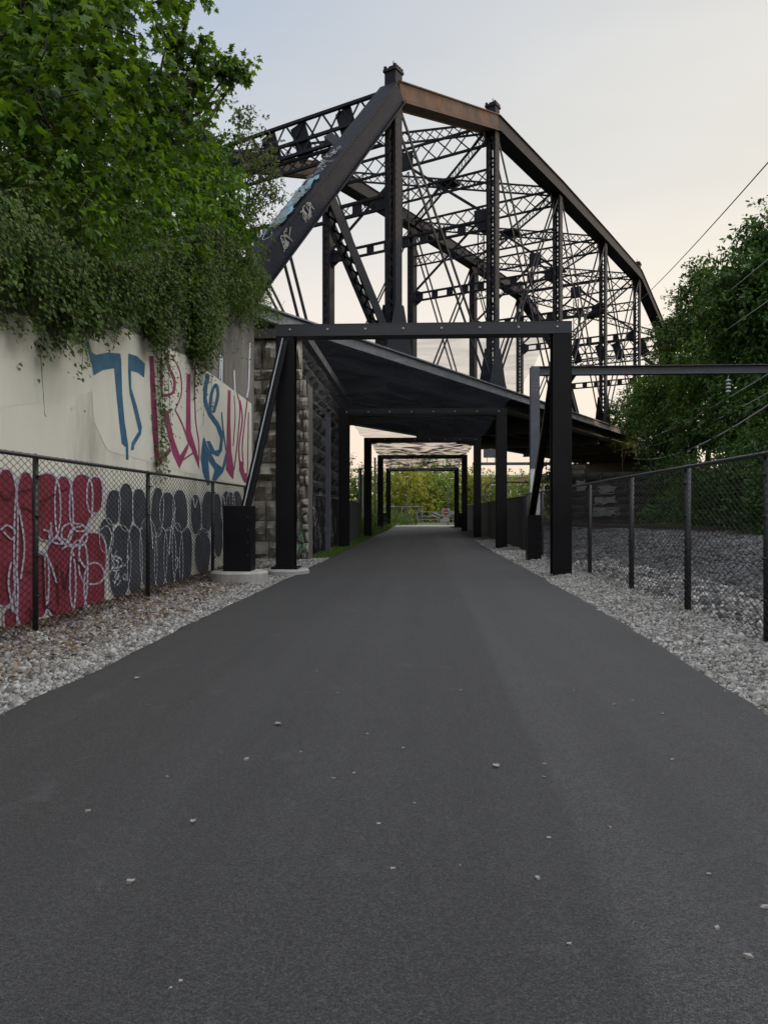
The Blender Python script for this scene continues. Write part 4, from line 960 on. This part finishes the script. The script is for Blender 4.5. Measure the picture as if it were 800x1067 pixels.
for px, top, t, lab in ((375, 489, 47, 'grey-green pole standing past the abutment, tall weeds at its foot'), (378.5, 498, 50, 'pale thin pipe post beside the grey-green pole'), (390.5, 478, 56, 'slim dark post inside the third portal frame')):
    mb = MB(); mb.tube([(0,0,-.3), (0,0,at(px,top,t).z)], .11 if px < 376 else .07, 8); mb.tube([(0,0,at(px,top,t).z), (0,0,at(px,top,t).z+.06)], .13 if px < 376 else .09, 8); o = mb.build('pole', M['grey'] if px != 378.5 else M['galv'], None); o.location = (wx(px,t), t, 0); tag(o, lab, 'pole')
# far road across the end of the path
sheet('road', lambda x, y: x*0+.05-.0*y, np.linspace(-14, 12, 4), np.linspace(64, 70.5, 4), M['concrete'])
# railway signal bridge, box sign and brick building seen under the deck
sg = empty('signal_gantry', (wx(492,78), 78, 0)); tag(sg, 'dark signal gantry with a curved pipe arm beyond the bridge', 'gantry')
zt = at(500, 484, 78).z; xe = wx(590,78)-sg.location.x
mb = MB(); mb.beam((0,0,zt), (xe,0,zt), .25, .28); mb.build('beam', M['grey'], sg)
for x in (.6, xe-.3):
    mb = MB(); mb.tube([(x,0,-.3), (x,0,zt)], .12, 8); mb.build('post', M['grey'], sg)
mb = MB(); zc = at(500,503,78).z; mb.tube([(1.2,-.3,.2), (1.2,-.3,zc-.9), (1.35,-.3,zc-.4), (1.8,-.3,zc-.08), (2.6,-.3,zc), (xe,-.3,zc)], .10, 8); mb.build('pipe_arm', M['deck'], sg, True)
mb = MB(); mb.box((-.75,-.12,0), (.75,.12,.85)); mb.box((-.7,-.13,.05), (.7,-.1205,.8)); mb.tube([(-.4,0,-.5), (-.4,0,0)], .03, 6); mb.tube([(.4,0,-.5), (.4,0,0)], .03, 6)
o = mb.build('sign_board', M['grey']); q = at(511, 482, 78); o.location = (q.x, 78, q.z); tag(o, 'small grey signboard on top of the far signal gantry', 'signboard')
o.location.z = zt+.62
bd = empty('brick_building', (14, 128, 0)); tag(bd, 'low red brick building far beyond the railway', 'building')
mb = MB(); mb.box((-6,0,-.3), (8,10,7.0)); mb.build('wall', M['brick'], bd)
mb = MB(); mb.box((-6.2,-.2,7.0), (8.2,10.2,7.4)); mb.build('roof', M['concrete'], bd)
for k_ in range(6):
    for z in (1.2, 4.2):
        mb = MB(); mb.box((-5+k_*2.2,-.06,z), (-3.8+k_*2.2,-.003,z+1.6)); f_ = mb.build('window', M['white'], bd); mb = MB(); mb.box((-4.9+k_*2.2,-.075,z+.1), (-3.9+k_*2.2,-.062,z+1.5)); mb.build('pane', M['glass'], f_)

# ------------------------------------------------------------------ vegetation
# maples over the graffiti wall
make_tree('maple_tree', 'big-leaved maple whose crown fills the upper left corner', 'tree', (-6.6, 8.2, 4.6),
    px_blobs([(20,20,9.5,.95),(85,15,10.5,1.0),(135,-5,12,.8),(110,75,11,.95),(35,95,9,.95),(160,75,13,.6),(-40,60,9,1.0),(-30,150,8.6,.8),(60,140,10,.9),(0,-60,10,1.2),(110,-60,12,1.3)])
    +px_blobs([(30,60,13,1.5),(90,70,14.5,1.4),(150,110,16,1.1),(60,140,13,1.3)]),
    M['maple'], .155, T_MAPLE, per_m2=11, lpt=6, seed=2, trunk_r=.17, split=10, twig=.36)
make_tree('maple_tree', 'slim maple reaching a leafy branch out toward the sky', 'tree', (-5.6, 13.6, 6.2),
    px_blobs([(205,52,14,.36),(225,62,14.3,.26),(240,70,14.5,.20),(252,72,14.7,.13),(185,40,13.8,.28),(190,100,14.4,.7),(165,120,13.5,.8),(140,150,13,.8),(185,150,14.5,.8),(200,-5,14,.30),(175,35,13.6,.22),(205,85,14.2,.30)])+px_blobs([(180,130,17.5,1.3),(130,130,15.5,1.4)]),
    M['maple'], .135, T_MAPLE, per_m2=14, lpt=6, seed=5, trunk_r=.10, split=8, twig=.26)
make_tree('leafy_sapling', 'bright green sapling in the middle of the bank above the wall', 'sapling', (-5.2, 11.2, 5.2),
    px_blobs([(95,205,10.4,.7),(150,205,12.2,.75),(195,190,14,.8),(130,240,11.5,.65),(205,230,14.6,.8),(60,240,9.3,.6),(20,190,8.8,.7),(175,250,13,.7)])+px_blobs([(100,210,13.5,1.2),(170,200,16,1.4),(30,230,10.5,1.0)]),
    M['bright'], .125, T_OVAL, per_m2=17, lpt=7, seed=8, trunk_r=.06, split=9, twig=.3, droop=.5)
make_tree('leafy_sapling', 'dense green sapling at the bank corner beside the bridge end post', 'sapling', (-5.0, 16.8, 6.6),
    px_blobs([(215,165,16,.65),(228,200,16.2,.75),(240,235,16.6,.65),(215,235,15.6,.75),(238,275,16.8,.6),(234,165,16.6,.42),(226,142,16.6,.32)])+px_blobs([(205,190,19,1.3),(220,250,18.5,1.1)]),
    M['shrub'], .12, T_OVAL, per_m2=20, lpt=7, seed=9, trunk_r=.06, split=9, twig=.26, droop=.5)
make_tree('wispy_tree', 'loose pale-leaved young tree whose twigs reach the bridge end post', 'tree', (-4.7, 18.0, 6.6),
    px_blobs([(262,125,18,.36),(270,150,18,.45),(250,118,17.8,.25),(284,195,18.3,.33),(278,180,18.2,.4),(268,205,18,.45),(289,208,18.3,.22),(272,235,18,.35),(262,265,17.8,.4),(270,170,18.2,.4)]),
    M['dusty'], .085, T_OVAL, per_m2=38, lpt=6, seed=10, trunk_r=.05, split=7, twig=.2, subr=(.3,.55))
# undergrowth on the wall top
ug = [(15,270,8.2,.62),(60,285,9.0,.62),(105,285,10.2,.66),(150,290,12.0,.72),(190,290,13.8,.78),(225,290,15.6,.78),(250,305,17.2,.55),(30,225,8.6,.7),(90,250,9.8,.7)]
ul = ['shrub spilling over the wall top nearest the photo edge', 'shrub above the bare pale part of the wall', 'shrub above the blue letter T', 'shrub above the gap between T and R', 'shrub above the maroon letters', 'shrub over the raw concrete beside the abutment', 'small shrub at the wall end by the bridge', 'tall shrub behind the wall top nearest the camera', 'tall shrub under the bright sapling']
for i, q in enumerate(ug):
    b0 = at(q[0], q[1], q[2])
    make_tree('shrub', ul[i], 'shrub', (b0.x-.6, b0.y, max(3.7, b0.z-.9)), [(*b0, q[3]), (b0.x-.9, b0.y+.3, b0.z-.05, q[3]*1.15), (b0.x-.3, b0.y+.5, b0.z+.15, q[3]*.8)], M['ivy'] if i % 2 else M['shrub'], .055, T_IVY if i % 2 else T_LONG, per_m2=62, lpt=8, seed=20+i, trunk_r=.03, group='shrubs along the wall top', split=9, droop=.7, twig=.24, stem='stem')
# hanging creeper
def creeper(label, y0, y1, n, low, seed, dens=75, thick=.45, size=.05, rag=1):
    rg = np.random.default_rng(seed); base = Vector((WX, (y0+y1)/2, WTOP((y0+y1)/2)))
    root = empty('creeper', base); tag(root, label, 'creeper')
    P = []; D = []; Nn = []; S = []; mb = MB()
    for k_ in range(n):
        y = rg.uniform(y0, y1); zt_ = WTOP(y)+.25; zl_ = low(y)+rag*(.25+.28*math.sin(y*3.1+seed)+.22*math.sin(y*7.7+seed*2)-rg.exponential(.22)*(rg.random() < .5))+abs(rg.normal())*.35; ln = max(.3, (zt_-zl_)); x0_ = WX+.05+thick*rg.random()**1.5
        m_ = max(4, int(ln*dens)); f = np.sort(rg.random(m_)); wob = np.cumsum(rg.normal(size=m_)*.012)
        px_ = x0_+np.sin(f*7+k_)*.04-(f*.25)*(x0_-WX-.05); py_ = y+wob; pz_ = zt_-f*ln
        P.append(np.stack([px_+rg.normal(size=m_)*.04, py_+rg.normal(size=m_)*.06, pz_], -1)); D.append(np.stack([np.abs(rg.normal(size=m_))*.5+.2, rg.normal(size=m_)*.6, -.7+rg.normal(size=m_)*.3], -1))
        Nn.append(np.stack([1.0+0*f, rg.normal(size=m_)*.5-.2, .5+rg.normal(size=m_)*.4], -1)); S.append(size*rg.uniform(.6,1.3,m_))
        if k_ % 3 == 0:
            idx = np.linspace(0, m_-1, 6).astype(int); mb.tube([Vector((px_[j], py_[j], pz_[j]))-base for j in idx], .006, 3, .003)
    leaves('foliage', np.concatenate(P)-np.array(base), np.concatenate(D), np.concatenate(Nn), np.concatenate(S), T_IVY, M['ivy'], root)
    mb.build('stem', M['bark'], root); return root
def lowz(px, py): return wp(px, py).z
creeper('creeper fringe hanging over the pale wall nearest the photo edge', 6.2, 9.6, 150, lambda y: 3.05+.12*math.sin(y*5), 61, rag=.45)
creeper('creeper fringe hanging over the blue letter T', 9.6, 12.2, 130, lambda y: 3.66+.12*math.sin(y*6), 62, rag=.45)
creeper('long thick creeper tongue hanging between the letters R and S', 13.0, 15.0, 150, lambda y: 3.75+.55*abs(y-14.1), 63, 70, .42, rag=.6)
creeper('creeper fringe above the raw concrete beside the abutment', 15.0, 18.9, 120, lambda y: 5.5+.2*math.sin(y*4), 64)
creeper('narrow creeper strand trailing down between the letters T and R', 11.75, 12.05, 9, lambda y: 1.6, 65, 30, .06, .055, rag=0)
creeper('sparse creeper strands trailing over the maroon letters', 12.2, 15.2, 16, lambda y: 2.3+.6*abs(math.sin(y*9)), 66, 14, .05, .045, rag=0)
creeper('sparse creeper strands trailing over the raw concrete', 15.5, 18.5, 12, lambda y: 4.6, 67, 14, .05, .045, rag=0)
creeper('few bare creeper strands over the pale wall left of the letter T', 7.2, 9.2, 6, lambda y: 1.9+.5*abs(math.sin(y*7)), 68, 7, .04, .045, rag=0)
# trees on the hillside to the right
def hz_(x, y): return .28+float(hill(np.array(x), np.array(y)))
def hill_tree(label, bl, seed, m='hilltree', size=.23, per=11, tr=.2, **kw):
    b_ = px_blobs(bl); x = sum(q[0] for q in b_)/len(b_); y = sum(q[1] for q in b_)/len(b_)+.6
    return make_tree('hillside_tree', label, 'tree', (x, y, hz_(x, y)-.2), b_, M[m], size, T_OVAL, per_m2=per, lpt=7, seed=seed, trunk_r=tr, group='trees on the railway hillside', split=11, twig=.45, **kw)
hill_tree('tallest hillside tree, cut off by the right photo edge', [(795,275,33,1.6),(770,300,33,1.6),(800,330,32,1.9),(825,280,33,2),(755,330,35,1.4),(830,350,32,2),(785,250,34,1.0),(812,235,33,1.3),(748,298,36,.8)], 71)
hill_tree('hillside tree directly right of the bridge chord end', [(735,300,42,1.2),(722,330,42,1.5),(745,350,41,1.9),(705,350,44,1.3),(712,375,43,1.7),(730,285,42,.7)], 72)
hill_tree('olive-leaved hillside tree with wispy top beside the bridge end', [(700,335,48,.8),(705,310,48,.7),(695,360,50,1.0),(690,385,50,1.2),(712,340,48,.8)], 73, 'dusty', .16, 9)
hill_tree('hillside tree behind the middle of the height-limit beam', [(770,370,36,1.9),(740,390,38,1.9),(800,380,35,1.9),(720,400,41,1.7),(690,405,46,1.7)], 74, 'shrub')
hill_tree('dark tree under the height-limit beam, right of the bridge foot', [(700,425,45,1.7),(675,430,50,1.7),(725,440,42,1.7),(690,455,46,1.6),(655,440,54,1.4),(665,415,54,1.3)], 75)
hill_tree('small pale tree at the foot of the bridge gusset', [(650,425,58,1.0),(645,450,57,1.2),(655,455,56,1.3)], 76, 'dusty', .17, 9, tr=.05)
hill_tree('dark tree overhanging the track under the beam', [(765,425,33,1.7),(795,420,31,1.7),(745,450,35,1.6),(780,455,31,1.5),(820,440,29,1.7)], 77)
for i, (px, py, t, r, lab) in enumerate([(800,468,26,1.5,'ivy-green bush on the slope just over the right fence'), (765,480,28,1.4,'low bush beside the sagging cable on the slope'), (735,492,31,1.3,'dark low bush at the foot of the slope'), (790,505,24.5,1.2,'shaded bush behind the last right fence post'), (700,490,38,1.4,'dark bush beside the block wall'), (830,500,24,1.4,'bush on the slope at the right photo edge')]):
    b0 = at(px, py, t)
    make_tree('bush', lab, 'bush', (b0.x, b0.y, .2), [(*b0, r), (b0.x+.8, b0.y+.8, b0.z-.2, r), (b0.x+.2, b0.y+.2, max(.8, b0.z-1.1), r)], M['hilltree'], .13, T_OVAL, per_m2=11, lpt=7, seed=90+i, trunk_r=.06, group='bushes on the railway slope', split=9, twig=.3, stem='stem')
rg = np.random.default_rng(401); n = 34000
gx_ = 11.6+13*rg.random(n)**1.5; gy_ = 20+34*rg.random(n); gz_ = .28+hill(gx_, gy_)+.25*np.sin(gx_*.9+gy_*.35)*sstep((gx_-14)/4)
P = np.stack([gx_, gy_, gz_+.05+.35*rg.random(n)], -1)
o = leaves('ivy_ground_cover', P, np.stack([-np.abs(rg.normal(size=n)), -.6+rg.normal(size=n)*.6, -.4+rg.normal(size=n)*.3], -1), np.stack([-.6+rg.normal(size=n)*.35, -.5+rg.normal(size=n)*.35, np.ones(n)], -1), rg.uniform(.10,.22,n), T_IVY, M['shrub']); tag(o, 'green ivy ground cover over the railway bank', 'ivy', kind='stuff')
for i, (px, py, t, r, lab) in enumerate([(690,536,34,.9,'small bush at the track edge, first beside the block wall'),(722,537,32,.9,'small bush at the track edge, left of the tall fence post'),(752,538,30,.9,'small bush at the track edge, right of the tall fence post'),(785,538,28.5,.9,'small bush at the track edge near the photo border')]):
    b0 = at(px, py, t); b0.z = 1.0
    make_tree('bush', lab, 'bush', (b0.x, b0.y, .3), [(*b0, r), (b0.x+.7, b0.y+.3, 1.6, r), (b0.x-.6, b0.y+.1, .8, r*.8)], M['shrub'], .12, T_OVAL, per_m2=13, lpt=7, seed=410+i, trunk_r=.04, group='bushes on the railway slope', split=8, twig=.28, stem='stem')
b0 = at(274, 322, 19.6)
make_tree('shrub', 'small shrub growing over the top of the stone abutment', 'shrub', (b0.x, b0.y+.4, 5.7), [(*b0, .36), (b0.x-.4, b0.y+.2, b0.z+.15, .4), (b0.x+.25, b0.y+.1, b0.z-.15, .25)], M['shrub'], .055, T_LONG, per_m2=70, lpt=7, seed=420, trunk_r=.02, split=8, droop=.7, twig=.22, stem='stem')
# trees beyond the path
far = [(420,505,92,2.6,'sunlittree','sunlit yellow-green tree behind the left of the far gate'), (436,508,95,2.4,'sunlittree','sunlit yellow tree at the middle of the far opening'), (408,510,98,2.8,'fartree','green tree behind the far left portal column'), (455,512,96,2.4,'fartree','bluish green tree behind the red disc sign'), (470,505,102,3.0,'fartree','large green tree at the right of the far opening'), (445,500,110,3.4,'fartree','tall green tree at the back of the far opening'), (488,510,100,2.6,'sunlittree','sunlit tree just right of the last portal frame'), (372,512,75,2.2,'fartree','green tree past the abutment beside the grey pole'), (520,516,98,2.8,'fartree','green tree in front of the brick building'), (545,514,90,2.4,'fartree','green tree left of the white post sleeve'), (582,500,70,2.3,'hilltree','dark tree seen between the front column and its brace'), (392,510,100,3,'fartree','green tree seen between left portal columns')]
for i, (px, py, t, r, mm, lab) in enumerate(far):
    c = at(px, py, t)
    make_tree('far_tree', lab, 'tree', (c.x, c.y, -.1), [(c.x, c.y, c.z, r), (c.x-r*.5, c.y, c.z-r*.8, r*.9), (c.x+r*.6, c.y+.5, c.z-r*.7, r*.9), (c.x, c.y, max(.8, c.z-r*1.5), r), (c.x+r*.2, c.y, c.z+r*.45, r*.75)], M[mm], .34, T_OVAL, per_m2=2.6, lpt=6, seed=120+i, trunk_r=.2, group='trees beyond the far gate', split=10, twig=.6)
c = at(365, 478, 40); make_tree('twiggy_sapling', 'small sapling silhouetted against the sky past the abutment', 'sapling', (c.x-.5, c.y, 0), [(*c, .5), (c.x-.3, c.y, c.z-.8, .5)], M['fartree'], .13, T_OVAL, per_m2=16, lpt=5, seed=150, trunk_r=.05, split=6)
for i, (px, py, t, r, lab) in enumerate([(388,548,44,.55,'tall weeds between the left portal columns'), (394,546,50,.6,'tall weeds beside the fourth left column'), (380,545,40,.5,'weeds at the foot of the grey-green pole'), (412,546,68,.7,'sunny weeds at the far left of the path end'), (421,547,69,.6,'sunny weeds in front of the far fence'), (430,547,69.5,.5,'low sunny weeds left of the far gate')]):
    b0 = at(px, py, t); make_tree('weed_clump', lab, 'weeds', (b0.x, b0.y, 0), [(b0.x, b0.y, r*.8, r), (b0.x-.3, b0.y+.8, r*.7, r)], M['grass'], .16, T_LONG, per_m2=22, lpt=6, seed=170+i, trunk_r=.02, split=7, droop=-.3, stem='stem', group='weed clumps beside the path')
# grass edging
def grass(label, n, x0, x1, y0, y1, h, seed):
    rg = np.random.default_rng(seed); P = np.stack([x0+(x1-x0)*rg.random(n), y0+(y1-y0)*rg.random(n)**1.2, np.zeros(n)-.02], -1)
    o = leaves('grass', P, np.stack([rg.normal(size=n)*.35, rg.normal(size=n)*.35, np.ones(n)], -1), np.stack([rg.normal(size=n), rg.normal(size=n), np.zeros(n)+.2], -1), h*rg.uniform(.5,1.4,n), np.array([(0,-.05,0),(.6,-.035,.05),(1,0,.2),(.6,.035,.05),(0,.05,0)]), M['grass'])
    tag(o, label, 'grass', kind='stuff')
sheet('grass_verge', lambda x, y: x*0+.0, np.linspace(-3.1, -2.38, 4), np.linspace(21, 64, 30), M['grassland'])
grass('green grass edging the left of the path under the bridge', 9000, -3.05, -2.40, 20.5, 42, .11, 201)
grass('weedy grass in the gravel along the right fence', 420, 3.15, 3.5, 10, 20, .10, 202)
grass('rough grass around the end of the path', 6000, -6, -2.3, 42, 70, .35, 203)
# dead leaves along the left fence
rg = np.random.default_rng(77); n = 4600
P = np.stack([-4.15+1.2*rg.random(n)**2.0, 5+12*rg.random(n), np.zeros(n)], -1); P[:,2] = left_h(P[:,0], P[:,1])+.028+.02*rg.random(n)
o = leaves('leaf_litter', P, rg.normal(size=(n,3))*np.array([1,1,.2]), np.array([0,0,1])+rg.normal(size=(n,3))*.35, rg.uniform(.03,.08,n), T_OVAL, M['litter']); tag(o, 'dry brown leaf litter along the foot of the left fence', 'leaf litter', kind='stuff')
# scattered bits on the asphalt
spots = [(290,756,.05),(517,800,.045),(136,920,.03),(560,916,.025),(780,998,.028),(143,708,.05),(409,906,.02),(568,797,.022),(201,858,.03),(797,946,.03),(92,846,.025),(257,792,.03),(636,863,.02),(420,780,.02),(640,735,.025),(700,792,.025),(330,700,.02),(480,720,.02)]
rs = random.Random(55); spots += [(rs.uniform(120,760), rs.uniform(640,1050), rs.uniform(.010,.022)) for _ in range(26)]
for i, (px, py, s_) in enumerate(spots):
    s_ *= .62
    t = (EYE-.04)*800/(py-HOR); q = at(px, py, t); rg2 = random.Random(300+i); mb = MB()
    if i in (0, 1, 5, 8):
        k_ = 12; a0_ = rg2.uniform(0, 6); pts = [(T_MAPLE[j][0]-.4, T_MAPLE[j][1], T_MAPLE[j][2]) for j in range(12)]
        vs = []
        for (a, b_, c_) in pts: vs.append((s_*1.6*(a*math.cos(a0_)-b_*math.sin(a0_)), s_*1.6*(a*math.sin(a0_)+b_*math.cos(a0_)), .008+s_*.5*abs(b_)+s_*.35*max(0,a)))
        mb.add(vs, [tuple(range(12))]); o = mb.build('fallen_leaf', M['pebble']); tag(o, 'pale curled dead leaf lying on the asphalt path', 'leaf', 'dead leaves on the path')
    else:
        vs = [Vector(v_)*s_*.9*rg2.uniform(.7,1.1)+Vector([rg2.uniform(-.2,.2)*s_ for _ in range(3)]) for v_ in CUBE]; mb.add([(v_.x*1.3, v_.y, v_.z*.6+s_*.2) for v_ in vs], [tuple(f_) for f_ in CF]); o = mb.build('pebble', M['pebble']); tag(o, 'pale stray pebble lying on the asphalt path', 'pebble', 'stray pebbles on the path')
    o.location = (q.x, q.y, .038)
